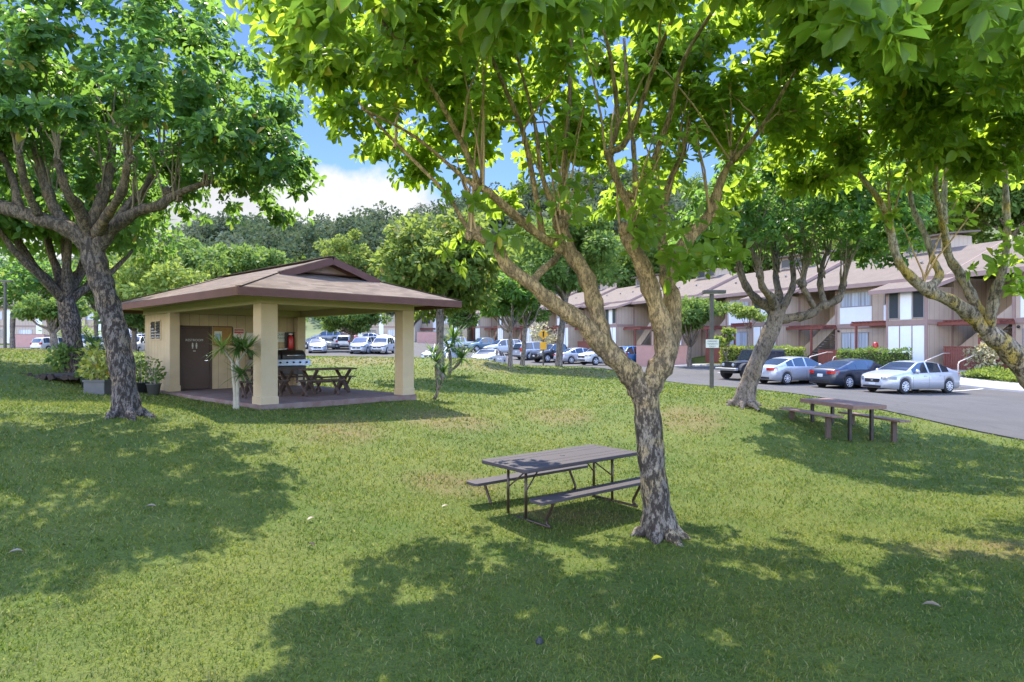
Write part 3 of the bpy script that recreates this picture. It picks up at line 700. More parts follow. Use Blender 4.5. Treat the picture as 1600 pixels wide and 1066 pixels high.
# restroom walls, door wall facing the open floor
dw = 6.56
mb = MB()
mb.box(.0, .12, dw + .0, BY - .02, .121, 2.56)
mb.box(.0, BX, BY - .14, BY - .021, .122, 2.559) if False else mb.box(.121, BX - .121, BY - .14, BY - .02, .121, 2.56)
mb.box(BX - .12, BX, dw, BY - .02, .121, 2.56)
mb.box(.121, .38, dw + .001, dw + .12, .121, 2.56); mb.box(1.30, BX - .121, dw + .001, dw + .12, .121, 2.56); mb.box(.381, 1.299, dw + .001, dw + .12, 2.16, 2.56)
mb.build('wall', M['tan'], pv)
d = MB().box(.40, 1.28, dw + .03, dw + .075, .14, 2.13).build('door', M['door'], pv, .004)
fr = MB(); fr.box(.34, .40, dw - .02, dw + .09, .122, 2.19); fr.box(1.28, 1.34, dw - .02, dw + .09, .122, 2.19); fr.box(.401, 1.279, dw - .02, dw + .09, 2.135, 2.19); fr.build('door_frame', M['door'], pv, .004)
h = MB(); h.lathe([(.0, -.03), (.035, -.028), (.035, -.002), (.0, 0)], (1.20, dw + .03, 1.22), 12, 'y'); h.build('lock', M['chrome'], d); h = MB(); h.lathe([(.03, -.04), (.034, -.02), (.022, .0)], (1.20, dw + .03, 1.06), 12, 'y'); h.bar((1.20, dw - .02, 1.06), (1.10, dw - .02, 1.06), .02, .02)
h.build('handle', M['chrome'], d)
o = link('lettering', text_mesh('RESTROOM', .105, .002), M['paper'], d, (.80, dw + .024, 1.72)); o.rotation_euler = (R(90), 0, 0)
for x in (.745, .865):
    pic = MB()
    pic.lathe([(.001, -.003), (.022, -.002), (.022, .002), (.001, .003)], (x, dw + .024, 1.615), 12, 'y')
    pic.box(x - .024, x + .024, dw + .021, dw + .0285, 1.51, 1.59); pic.box(x - .017, x - .003, dw + .021, dw + .0285, 1.45, 1.511); pic.box(x + .003, x + .017, dw + .021, dw + .0285, 1.45, 1.511); pic.build('pictogram', M['paper'], d)
pic = MB(); pic.box(.76, .84, dw + .021, dw + .0285, 1.36, 1.385)
pic.build('small_notice', M['paper'], d)
# louvred window in the left wall
w = MB(); w.box(-.03, .0, 7.15, 8.15, 1.72, 1.77); w.box(-.03, .0, 7.15, 8.15, 2.33, 2.38); w.box(-.03, .0, 7.15, 7.20, 1.771, 2.329); w.box(-.03, .0, 8.10, 8.15, 1.771, 2.329); w.box(-.03, .0, 7.62, 7.68, 1.771, 2.329)
wf = w.build('window', M['tan_plain'], pv)
MB().box(-.012, -.003, 7.2, 8.1, 1.77, 2.33).build('screen', M['ink'], wf)
lv = MB()
for i in range(6):
    z = 1.80 + i * .09
    lv.add([(-.045, 7.2, z), (-.015, 7.2, z + .05), (-.015, 7.62, z + .05), (-.045, 7.62, z), (-.045, 7.68, z), (-.015, 7.68, z + .05), (-.015, 8.1, z + .05), (-.045, 8.1, z)], [(0, 1, 2, 3), (4, 5, 6, 7)])
lv.build('louvre', M['glass'], wf)
# trim board beside the corner column
MB().box(-.02, .0, 6.56, 6.66, .122, 2.55).build('corner_trim', M['tan_plain'], pv)
# roof
OV = 1.0; x0, x1, y0, y1 = -OV, BX + OV, -OV, BY + OV; ze = 2.86; sl_ = .335; xm = (x0 + x1) / 2; ins = 1.88; zb = ze + ins * sl_; zr = ze + (xm - x0) * sl_
rf = MB()
E = [(x0, y0, ze), (x1, y0, ze), (x1, y1, ze), (x0, y1, ze)]
GA = (x0 + ins, y0 + ins, zb); GB = (x1 - ins, y0 + ins, zb); GC = (x1 - ins, y1 - ins, zb); GD = (x0 + ins, y1 - ins, zb)
go = .32
PA = (xm, y0 + ins, zr); PB = (xm, y1 - ins, zr)
rf.add([E[0], E[1], GB, GA], [(0, 1, 2, 3)]); rf.add([E[2], E[3], GD, GC], [(0, 1, 2, 3)])
rf.add([E[3], E[0], GA, PA, PB, GD], [(0, 1, 2, 3, 4, 5)]); rf.add([E[1], E[2], GC, PB, PA, GB], [(0, 1, 2, 3, 4, 5)])
# gablet overhang slabs, standing forward of the gablet face
lift = .025
for (g0, g1, yy, sgn) in ((GA, GB, y0 + ins, -1), (GD, GC, y1 - ins, 1)):
    ya, yb2 = yy + .4 * -sgn, yy + go * sgn
    for gx_ in (g0[0] - .12, g1[0] + .12):
        zg = zr - abs(gx_ - xm) * sl_
        rf.add([(gx_, ya, zg + lift), (xm, ya, zr + lift), (xm, yb2, zr + lift), (gx_, yb2, zg + lift)], [(0, 1, 2, 3)])
roof = rf.build('roof', M['shingle'], pv)
fs = MB(); t = .035; fz0, fz1 = ze - .20, ze - .012
fs.box(x0 - t, x1 + t, y0 - t, y0, fz0, fz1); fs.box(x0 - t, x1 + t, y1, y1 + t, fz0, fz1); fs.box(x0 - t, x0, y0 + .001, y1 - .001, fz0, fz1); fs.box(x1, x1 + t, y0 + .001, y1 - .001, fz0, fz1)
fs.build('fascia', M['fascia'], roof, .006)
# thin metal drip edge / ridge caps
rc = MB()
for a_, b_ in ((E[0], GA), (E[1], GB), (E[2], GC), (E[3], GD)): rc.bar(Vector(a_) + Vector((0, 0, .012)), Vector(b_) + Vector((0, 0, .012)),   .14, .012)
rc.bar((xm, y0 + ins - go, zr + lift + .012), (xm, y1 - ins + go, zr + lift + .012), .22, .02)
rc.build('ridge_cap', M['shingle'], roof)
gb = MB()
for yy, sgn in ((y0 + ins, -1), (y1 - ins, 1)):
    for s in (-1, 1):
        a_ = Vector((xm, yy + go * sgn, zr - .085)); b_ = Vector((xm + s * (xm - GA[0] + .14), yy + go * sgn, zr - .085 - (xm - GA[0] + .14) * sl_)); gb = MB(); gb.bar(a_, b_, .035, .19); gb.build('rake_board', M['fascia'], roof, .004)
gv = MB()
for yy, sgn in ((y0 + ins, -1), (y1 - ins, 1)):
    gv = MB(); gv.prism([(GA[0] + .1, zb + .02), (GB[0] - .1, zb + .02), (xm, zr - .07)], 'y', yy - .01 * sgn, yy + .03 * sgn); gv.build('gable_face', M['fascia'], roof)
gv = MB()
for yy, sgn in ((y0 + ins, -1), (y1 - ins, 1)):
    gv = MB(); gv.prism([(xm - .62, zb + .05), (xm + .62, zb + .05), (xm, zb + .27)], 'y', yy + .031 * sgn, yy + .05 * sgn); gv.build('gable_vent', M['pinktrim'], roof)
MB().box(x0 + .002, x1 - .002, y0 + .002, y1 - .002, ze - .085, ze - .055).build('soffit', M['tan_soffit'], pv)
def pw(u, v, z=0): x, y = pav(u, v); return (x, y, PZ + z)

# things on the door wall
def wall_sign(name, label, u, z, w_, h_, m, cat='sign', lines=(), header=None, circle=False):
    r = thing(name, label, cat, pw(u, dw - .012, z), PROT)
    MB().box(-w_ / 2, w_ / 2, -.006, .008, -h_ / 2, h_ / 2).build('board', m, r, .002)
    if header: MB().box(-w_ / 2 + .02, w_ / 2 - .02, -.010, -.0065, h_ / 2 - .16, h_ / 2 - .02).build('header', header, r)
    for (txt, sz, zz, mm) in lines:
        o = link('lettering', text_mesh(txt, sz, .001), mm, r, (0, -.0125, zz)); o.rotation_euler = (R(90), 0, 0)
    if circle:
        c = MB(); n = 24; ri, ro = .055, .073
        vs = [(q * math.cos(2 * math.pi * i / n), -.0095, -.02 + q * math.sin(2 * math.pi * i / n)) for q in (ri, ro) for i in range(n)]
        c.add(vs, [(i, (i + 1) % n, n + (i + 1) % n, n + i) for i in range(n)]); c.bar((-.042, -.0085, .022), (.042, -.0085, -.062), .003, .016, up=(0, 1, 0)); c.build('symbol', M['redpaint'], r)
    return r
r = thing('notice_board', 'ochre notice board with a pale sheet pinned on it right of the door', 'notice board', pw(1.68, dw - .02, 1.92), PROT)
MB().box(-.30, .30, 0, .018, -.36, .24).build('backing', M['board'], r); MB().box(-.32, .32, -.012, .017, .241, .27).build('top_rail', M['door'], r); MB().box(.301, .33, -.012, .017, -.36, .24).build('side_rail', M['door'], r)
sh_ = MB().box(-.27, -.03, -.006, -.001, -.24, .10).build('paper_sheet', M['paper'], r); MB().box(-.25, -.05, -.009, -.0065, -.18, .02).build('print', M['blueink'], sh_)
wall_sign('warning_sign', 'white sign with a red heading hanging right of the notice board', 2.22, 1.90, .36, .44, M['paper'], header=M['redpaint'], lines=(('WARNING', .075, .13, M['paper']),), circle=True)
wall_sign('notice_sign', 'pale green tinted notice half hidden behind the strap leaved plant', 2.66, 1.80, .36, .36, M['paper'], lines=())
wall_sign('notice_sign', 'off white notice just showing beside the near column', 3.30, 1.88, .34, .34, M['paper'], lines=())
wall_sign('quiet_sign', 'off white sign asking for quiet between the near column and the fire extinguisher', 3.72, 1.85, .40, .36, M['paper'], lines=(('QUIET', .105, .085, M['greenink']), ('PLEASE', .095, -.04, M['greenink'])))
r = thing('fire_extinguisher', 'red fire extinguisher in a dark cabinet on the door wall by the back column', 'fire extinguisher', pw(4.02, dw - .14, 1.40), PROT)
c = MB(); c.box(-.19, .19, .075, .09, 0, .62); c.box(-.19, -.175, .045, .075, 0, .62); c.box(.175, .19, .0, .075, 0, .62); c.box(-.175, .175, -.06, .075, 0, .015); c.box(-.175, .175, -.06, .075, .605, .62); c.build('cabinet', M['blackpaint'], r)
MB().lathe([(.0, .02), (.09, .025), (.1, .05), (.1, .40), (.075, .47), (.03, .50), (.03, .53), (.0, .53)], (0, 0, 0), 16).build('cylinder', M['redpaint'], r)
MB().box(-.07, .06, -.03, .03, .53, .575).build('valve_handle', M['plate'], r)

# big gas grill against the door wall
r = thing('gas_grill', 'wide gas grill with a pale control panel and dark hoods under the signs', 'grill', pw(3.35, 5.95, .12), PROT)
g = MB(); g.box(-.85, .85, -.28, .32, .42, .72); g.build('firebox', M['blackpaint'], r, .01)
g = MB(); g.prism([(-.36, .74), (-.31, .95), (.30, .95), (.30, .735)], 'x', -1.0, 1.0); g.build('control_panel', M['steel'], r, .008)
for i in range(8): MB().lathe([(.001, -.045), (.03, -.04), (.034, 0), (.0, .001)], (-.84 + i * .24, -.335, .85), 12, 'y').build('knob', M['black'], r)
for x in (-.5, .42):
    g = MB(); pr = [(-.27, .955)] + [(-.27 + .54 * (i / 8), .955 + .10 + .22 * math.sin(math.pi * (i + .6) / 9.2)) for i in range(9)] + [(.27, .955)]
    g.prism(pr, 'x', x - .43, x + .43); hd = g.build('hood', M['blackpaint'], r, .01)
    b_ = MB(); b_.tube([(x - .3, -.33, 1.09), (x + .3, -.33, 1.09)], [.014, .014], 8); b_.bar((x - .27, -.26, 1.09), (x - .27, -.33, 1.09), .02, .02); b_.bar((x + .27, -.26, 1.09), (x + .27, -.33, 1.09), .02, .02); b_.build('hood_handle', M['chrome'], hd)
MB().box(-.1, .34, -.22, .1, 1.285, 1.30, Matrix.Rotation(R(-6), 4, 'Y')).build('tray', M['steel'], r)
for x in (-.8, .8):
    for y in (-.22, .26): MB().box(x - .025, x + .025, y - .025, y + .025, .1, .42).build('leg', M['blackpaint'], r)
for x in (-.8, .8):
    g = MB(); g.lathe([(.02, -.03), (.1, -.03), (.11, 0), (.1, .03), (.02, .03)], (x, -.22, .11), 16, 'x'); g.build('wheel', M['black'], r)

# timber picnic tables and benches with crossed legs
def xleg(m_, x, y0_, y1_, z1_, w_=.045, h_=.09, name='leg', parent=None):
    b_ = MB(); b_.bar((x - w_ / 2 - .001, y0_, 0.02), (x - w_ / 2 - .001, y1_, z1_), w_, h_, up=(1, 0, 0)); b_.bar((x + w_ / 2 + .001, y1_, 0.02), (x + w_ / 2 + .001, y0_, z1_), w_, h_, up=(1, 0, 0)); return b_.build(name, m_, parent)
def timber_table(u, v, rz, label):
    r = thing('timber_picnic_table', label, 'picnic table', pw(u, v, .12), PROT + rz, 'timber tables in the pavilion')
    b_ = MB()
    for i in range(5): b_.box(-.82, .82, -.37 + i * .15, -.37 + i * .15 + .14, .70, .745)
    b_.build('tabletop', M['darkwood'], r, .004)
    for x in (-.55, .55): xleg(M['darkwood'], x, -.36, .36, .69, parent=r)
    b_ = MB(); b_.bar((-.5, 0, .36), (.5, 0, .36), .05, .1); b_.build('stretcher', M['darkwood'], r)
def timber_bench(u, v, rz, label, L_=1.5):
    r = thing('timber_bench', label, 'bench', pw(u, v, .12), PROT + rz, 'timber benches in the pavilion')
    b_ = MB(); b_.box(-L_ / 2, L_ / 2, -.15, -.005, .42, .46); b_.box(-L_ / 2, L_ / 2, .005, .15, .42, .46); b_.build('seat', M['darkwood'], r, .004)
    for x in (-L_ / 2 + .25, L_ / 2 - .25): xleg(M['darkwood'], x, -.17, .17, .415, .04, .07, parent=r)
timber_table(3.10, 2.35, 0, 'dark timber picnic table with crossed legs, its right end clear of the near column')
timber_table(1.55, 2.95, 0, 'dark timber picnic table mostly hidden behind the near pavilion column')
timber_bench(3.65, 2.95, 0, 'dark bench reaching out right beyond the table at the open side')
timber_bench(2.45, 1.55, 0, 'dark bench in front of the clear timber table')
timber_bench(1.0, 2.15, 0, 'dark bench behind the near column')
timber_bench(3.0, 4.0, 0, 'dark bench on the far side in front of the gas grill')

# ---------------------------------------------------------------- folding resin picnic table by the big tree
tp_ = W(0, 0, 1)
ang = R(39.0); cx, cy = .77, 9.78; cz = Tz(cx, cy)
r = thing('folding_picnic_table', 'grey resin picnic table with steel tube legs beside the forked tree', 'picnic table', (cx, cy, cz - .01), ang)
LT, WT = 2.36, 1.04
def rounded(x0_, x1_, y0_, y1_, rr, n=5):
    out = []
    for (cx_, cy_, a0) in ((x1_ - rr, y1_ - rr, 0), (x0_ + rr, y1_ - rr, 90), (x0_ + rr, y0_ + rr, 180), (x1_ - rr, y0_ + rr, 270)):
        for i in range(n + 1): a = R(a0 + 90 * i / n); out.append((cx_ + rr * math.cos(a), cy_ + rr * math.sin(a)))
    return out
b_ = MB(); ZT = .81
b_.prism(rounded(-LT / 2, LT / 2, -WT / 2, WT / 2, .07), 'z', ZT - .055, ZT); top = b_.build('tabletop', M['greytop'], r, .01)
for i in range(1, 6):
    y = -WT / 2 + i * WT / 6
    if i == 3: continue
    MB().box(-LT / 2 + .05, LT / 2 - .05, y - .006, y + .006, ZT, ZT + .0015).build('plank_groove', M['blackpaint'], top)
MB().lathe([(.018, 0), (.034, .001), (.034, .004), (.018, .005)], (.0, 0, ZT + .0005), 16).build('umbrella_hole', M['ink'], top)
ZB = .44; BW = .29; yo = WT / 2 + .21
for s in (-1, 1):
    b_ = MB(); yc = s * yo; b_.prism(rounded(-LT / 2 - .02, LT / 2 + .02, yc - BW / 2, yc + BW / 2, .06), 'z', ZB - .045, ZB); b_.build('seat', M['greytop'], r, .008)
for s in (-1, 1):
    x = s * .90
    for yl in (-.20, .20):
        MB().tube([(x, yl, ZT - .055), (x, yl, .03)], [.021, .021], 10).build('leg', M['brownsteel'], r)
    b_ = MB(); b_.tube([(x, -yo + .02, .028), (x, yo - .02, .028)], [.019, .019], 10); b_.build('base_rail', M['brownsteel'], r)
    for q in (-1, 1):
        b_ = MB(); b_.tube([(x, q * (yo + .02), ZB - .045), (x, q * (yo + .03), .34), (x, q * (yo - .05), .20), (x, q * (yo - .10), .09), (x, q * (yo - .03), .028)], [.021] * 5, 10, sub=4); b_.build('seat_leg', M['brownsteel'], r)
    for yl in (-.2, .2):
        b_ = MB(); b_.tube([(x, yl, .42), (x - s * .42, yl * .35, ZT - .058)], [.011, .011], 8); b_.build('brace', M['brownsteel'], r)

# ---------------------------------------------------------------- fixed brown table and its two benches by the car park
ang = math.atan2(-1.97, .32)
cx, cy = 8.27, 16.1; cz = Tz(cx, cy)
r = thing('plank_table', 'long brown plank table on dark steel posts at the car park side of the lawn', 'table', (cx, cy, cz - .02), ang)
b_ = MB()
for i in range(4): b_.box(-1.0, 1.0, -.41 + i * .206, -.41 + i * .206 + .20, .735, .775)
b_.build('tabletop', M['brownwood'], r, .004)
b_ = MB(); b_.box(-1.003, 1.003, -.44, -.412, .68, .778); b_.box(-1.003, 1.003, .412, .44, .68, .778); b_.box(-1.035, -1.004, -.44, .44, .68, .778); b_.box(1.004, 1.035, -.44, .44, .68, .778); b_.build('apron', M['brownwood'], r, .004)
for x in (-.72, .72):
    for y in (-.29, .29): MB().box(x - .036, x + .036, y - .036, y + .036, -.1, .733).build('leg', M['blackpaint'], r, .004)
    MB().box(x - .03, x + .03, -.38, .38, .695, .732).build('cross_bar', M['blackpaint'], r)
for (bx_, by_, lab, a_) in ((7.5, 16.15, 'brown plank bench on square posts, lawn side of the plank table', math.atan2(-2.15, .38)), (9.06, 16.1, 'brown plank bench on square posts, car park side of the plank table', math.atan2(-2.0, .36))):
    r = thing('plank_bench', lab, 'bench', (bx_, by_, Tz(bx_, by_) - .02), a_, 'plank benches beside the plank table')
    b_ = MB(); b_.box(-1.08, 1.08, -.15, -.004, .42, .465); b_.box(-1.08, 1.08, .004, .15, .42, .465); b_.build('seat', M['brownwood'], r, .005)
    for x in (-.72, .72): MB().box(x - .035, x + .035, -.06, .06, -.15, .418).build('leg', M['darkwood'], r, .005)

# ---------------------------------------------------------------- strap leaved plants, pots, bushes
def rosette(P, D, N_, c, rg, n, L_, up=.3):
    for _ in range(n):
        a = rg.uniform(0, 6.283); e = rg.uniform(-.35, 1.35); d = Vector((math.cos(a), math.sin(a), e)).normalized()
        P.append(c); D.append((d, L_ * rg.uniform(.7, 1.15)))
def strap_mesh(name, items, width, m, parent, rg, droop=.25):
    V = []; Fq = []; n = 0
    for c, (d, L_) in items:
        s = d.cross(Vector((0, 0, 1)));  s = s.normalized() if s.length > .05 else Vector((1, 0, 0))
        for i, t in enumerate((0, .35, .7, 1.0)):
            q = Vector(c) + d * (L_ * t) - Vector((0, 0, droop * L_ * t * t * (1.1 - d.z))); w_ = width * (.75, 1.0, .7, .06)[i]
            V += [q - s * w_ / 2, q + s * w_ / 2]
        Fq += [(n + 2 * i, n + 2 * i + 1, n + 2 * i + 3, n + 2 * i + 2) for i in range(3)]; n += 8
    return link(name, np_mesh(name, np.array([tuple(v) for v in V]), np.array(Fq)), m, parent)
def dracaena(label, pos, stems, heads, leafL, nleaf, seed, lime_first=False, width=.04):
    rg = np.random.default_rng(seed); r = thing('strap_leaf_plant', label, 'plant', pos, 0, 'strap leaved plants')
    b_ = MB()
    for i, (pts, r0, r1) in enumerate(stems): b_.tube(pts, np.linspace(r0, r1, len(pts)), 8, sub=3, wob=.15, seed=i)
    b_.build('stem', M['bark_far'] if not lime_first else M['plantstem'], r)
    for i, c in enumerate(heads):
        P = []; D = []; rosette(P, D, None, c, rg, nleaf, leafL)
        o = strap_mesh('leaf_head', list(zip(P, D)), width, M['leaf_lime'] if (lime_first and i == 0) else M['leaf_spike'], r, rg)
        if lime_first and i == 0: o['label'] = 'lime green sunlit leaf head'  # first head takes the lime leaf colour
    return r
M['plantstem'] = mat('pale_plant_stem', (.36, .32, .24), .85, var=.5, vscale=14, bump=.3)
x, y, z = W(368, 646, 15.1); z = Tz(x, y) - .03
def at(px, py, Y_=15.1): p = W(px, py, Y_); return (p[0] - x, p[1] - y, p[2] - z)
dracaena('tall strap leaved plant with pale forked stems in front of the pavilion door', (x, y, z),
         [([at(369, 648), at(367, 610), at(364, 575), at(364, 567)], .055, .035), ([at(371, 648), at(371, 605), at(372, 570), at(370, 560)], .045, .03), ([at(364, 567), at(356, 555), at(348, 545)], .028, .02),
          ([at(368, 600), at(368, 580), at(371, 562), at(375, 550)], .03, .02), ([at(371, 568), at(378, 557), at(385, 548)], .028, .02)],
         [at(347, 544, 15.0), at(371, 543, 15.2), at(386, 545, 15.05), at(378, 540, 15.4), at(376, 585, 14.95)], .50, 52, 5, True)
x, y, z = W(679, 622, 19.4); z = Tz(x, y) - .03
def at(px, py, Y_=19.4): p = W(px, py, Y_); return (p[0] - x, p[1] - y, p[2] - z)
dracaena('dark strap leaved plant on a curved stem beside the right pavilion column', (x, y, z), [([at(678, 624), at(684, 612), at(682, 590), at(681, 570)], .05, .035), ([at(684, 610), at(690, 598), at(692, 590)], .03, .02)],
         [at(681, 565), at(678, 552, 19.6), at(692, 582)], .52, 44, 6)
x, y, z = gt(702, 31); z -= .03
dracaena('large spiky plant growing by the trunk right of the pavilion', (x, y, z), [([(0, 0, 0), (.05, 0, .7), (0, 0, 1.3)], .09, .07), ([(0, 0, .2), (.4, 0, .5), (.6, 0, .8)], .06, .05)], [(0, 0, 1.35), (.6, 0, .85), (.2, .2, 1.8)], 1.15, 46, 7, width=.08)
x, y, z = gt(146, 20.8); z -= .02
dracaena('spiky green plant above the yellow leaved bush by the left trunk', (x, y, z), [([(0, 0, 0), (.03, 0, .8), (.05, 0, 1.2)], .05, .04)], [(.05, 0, 1.2), (-.05, .1, 1.0)], .75, 46, 8, width=.06)
def pot(name, label, px, Y_, r0, h, m, leafm, fh, fr_, n, L_, seed, square=False, group='potted plants by the pavilion', asp=.45):
    rg = np.random.default_rng(seed); x, y, z = gt(px, Y_); rt = thing(name, label, 'potted plant', (x, y, z - .01), 0, group)
    b_ = MB()
    if square: b_.box(-r0, r0, -r0 * .8, r0 * .8, 0, h); b_.box(-r0 - .025, r0 + .025, -r0 * .8 - .025, r0 * .8 + .025, h - .05, h + .012)
    else: b_.lathe([(r0 * .75, 0), (r0 * .98, h * .92), (r0 * 1.08, h * .93), (r0 * 1.08, h), (r0 * .95, h), (r0 * .9, h * .93)], n=20)
    b_.build('pot', m, rt, .008 if square else 0)
    s_ = MB()
    for i in range(7):
        a = rg.uniform(0, 6.28); s_.tube([(0.06 * math.cos(a), .06 * math.sin(a), h * .9), (fr_ * .4 * math.cos(a), fr_ * .4 * math.sin(a), h + fh * .5), (fr_ * .75 * math.cos(a), fr_ * .75 * math.sin(a), h + fh * rg.uniform(.6, .95))], [.014, .01, .005], 5, cap=False)
    s_.build('stem', M['plantstem'], rt)
    p, d, nn, sz = clump_leaves(np.array([[0, 0, h + fh * .55], [0, 0, h + fh * .3]]), np.array([[fr_, fr_, fh * .5], [fr_ * .9, fr_ * .9, fh * .32]]), n // 2, L_, rg, .2)
    leaf_mesh('foliage', p, d, nn, sz, sz * asp, leafm, rt, simple=True)
    return rt
pot('potted_shrub', 'grey square pot with a bright yellow green bush left of the dark trunk', 155, 18.6, .30, .42, M['pot'], M['leaf_croton'], 1.05, .52, 520, .17, 3, True)
pot('potted_shrub', 'round grey pot with a leggy green plant against the louvred wall', 240, 19.2, .20, .36, M['pot'], M['leaf_c'], .75, .30, 130, .15, 4)
pot('potted_shrub', 'black pot with a sparse plant half behind the left trunk', 222, 19.8, .2, .34, M['potdark'], M['leaf_c'], 1.0, .32, 130, .16, 5)
pot('potted_shrub', 'small black pot behind the yellow green bush', 136, 19.6, .17, .34, M['potdark'], M['leaf_c'], .5, .28, 90, .16, 6)
def bush(label, pos, rx, ry, rz, n, L_, m, seed, group=None, name='shrub', cat='shrub', asp=.5, shell=.4):
    rg = np.random.default_rng(seed); rt = thing(name, label, cat, pos, 0, group)
    s_ = MB()
    for i in range(8):
        a = rg.uniform(0, 6.28); s_.tube([(0, 0, -.05), (rx * .3 * math.cos(a), ry * .3 * math.sin(a), rz * .7), (rx * .6 * math.cos(a), ry * .6 * math.sin(a), rz * 1.4)], [.03, .02, .008], 5, cap=False)
    s_.build('stem', M['bark_far'], rt)
    cen = [(0, 0, rz)]; rad = [(rx, ry, rz)]
    for i in range(6):
        d = rand_unit(1, rg)[0]; cen.append((d[0] * rx * .6, d[1] * ry * .6, rz * (1 + .6 * d[2]))); rad.append((rx * .45, ry * .45, rz * .45))
    p, d, nn, sz = clump_leaves(np.array(cen), np.array(rad), n // 7, L_, rg, shell)
    p[:, 2] = np.abs(p[:, 2])
    leaf_mesh('foliage', p, d, nn, sz, sz * asp, m, rt, simple=True)
    return rt
bush('green and pale shrub at the foot of the planting bed tree', gt(104, 21.2), .55, .45, .48, 380, .18, M['leaf_c'], 11, 'bed shrubs')
x, y, z = gt(100, 20.6)
b_ = MB(); 
for i in range(84):
    a = 2 * math.pi * i / 84 + random.uniform(-.1, .1); q_ = random.uniform(.5, 1.1); b_.box(-.10 * q_, .10 * q_, -.08, .08, -.06, .02 + .14 * random.random(), Matrix.Translation(((1.5 + random.uniform(-.25, .2)) * math.cos(a), (.8 + random.uniform(-.2, .15)) * math.sin(a), .0)) @ Matrix.Rotation(a + random.uniform(-.3, .3), 4, 'Z') @ Matrix.Rotation(random.uniform(-.6, .6), 4, 'X'))
r = thing('planting_bed', 'ring of dark lava stones around bare soil under the left background tree', 'planting bed', (x, y, z))
b_.build('stone_ring', M['soil'], r, .03)
MB().lathe([(1.45, .0), (1.2, .08), (.5, .12), (.01, .13)], n=24).build('soil', M['soil'], r).scale = (1, .55, 1)
# fallen leaves and bits on the lawn
def fallen(label, px, py, L_, m, a, tilt=.08, name='fallen_leaf'):
    Y_ = 2.4 / (py - 540) * 1000
    for _ in range(20): Y_ = (EYE - Tz((px - 800) / 1000 * Y_, Y_)) / (py - 540) * 1000
    x, y = (px - 800) / 1000 * Y_, Y_
    d = Vector((math.cos(a), math.sin(a), tilt)); s = Vector((-math.sin(a), math.cos(a), .1)); z = .035
    ts = (0, .25, .55, .8, 1.0); ws = (.03, .36, .46, .28, .0)
    V = []; 
    for t, w_ in zip(ts, ws):
        c = d * (L_ * t) + Vector((0, 0, z + L_ * .06 * math.sin(t * 3.1))); V += [c - s * w_ * L_ * .5 + Vector((0, 0, L_ * .1 * w_ * 3)), c, c + s * w_ * L_ * .5 + Vector((0, 0, L_ * .1 * w_ * 3))]
    fc = []
    for i in range(4): fc += [(3 * i, 3 * i + 1, 3 * i + 4, 3 * i + 3), (3 * i + 1, 3 * i + 2, 3 * i + 5, 3 * i + 4)]
    o = link(name, np_mesh(name, np.array([tuple(v) for v in V]), np.array(fc)), m, None, (x, y, Tz(x, y)))
    tag(o, label, 'fallen leaf', 'fallen leaves on the grass')
fallen('bright yellow leaf lying in the shade near the bottom edge', 1018, 1038, 0.093, M['yleaf'], .2)
fallen('pale dry leaf lying in the left tree shadow', 226, 797, 0.136, M['dry'], .1)
fallen('brown curled leaf on the open grass left of the grey table', 480, 817, 0.112, M['dry'], .9)
fallen('dark dry leaf on the grass below the open middle lawn', 492, 858, 0.124, M['soil'], 2.6)
fallen('whitish dry leaf on the grass just left of the grey table', 690, 796, 0.112, M['dry'], .5)
fallen('long thin dry leaf in the shade at lower right', 1440, 950, 0.161, M['dry'], -.6)
fallen('small dry leaf at the left edge beside the shadow', 12, 870, 0.124, M['dry'], .4)
Y_ = 5.4; x = (843 - 800) / 1000 * Y_
b_ = MB(); b_.lathe([(.035, -.02), (.035, .02), (.02, .025), (.02, .045), (.0, .05)], n=14); o = b_.build('sprinkler_head', M['ink'], None, 0, (x, Y_, Tz(x, Y_)))
tag(o, 'small black sprinkler head poking out of the shaded grass', 'sprinkler')
# ================================================================ town houses (local x along the row, y out to the car park, z up from the ground floor)
M['roof2'] = mat('brown_roof_shingles', (.15, .112, .084), .9, var=.65, vscale=1.2, c2=(.1, .075, .057), groove=('Z', .06, .012), bump=.2)
M['darkvoid'] = mat('dark_recess_paint', (.10, .075, .065), .8, var=.3)
def window(parent, x0, x1, z0, z1, y, m=None, mull=1, d=.05):
    f = MB(); t = .05; f.box(x0 - t, x1 + t, y, y + d, z0 - t, z0); f.box(x0 - t, x1 + t, y, y + d, z1, z1 + t); f.box(x0 - t, x0, y, y + d, z0 + .0005, z1 - .0005); f.box(x1, x1 + t, y, y + d, z0 + .0005, z1 - .0005)
    for i in range(mull):
        xm_ = x0 + (x1 - x0) * (i + 1) / (mull + 1); f.box(xm_ - .025, xm_ + .025, y, y + d - .006, z0 + .0005, z1 - .0005)
    w = f.build('window', M['frame'], parent); MB().box(x0, x1, y + .002, y + .02, z0, z1).build('pane', m or M['curtain'], w); return w
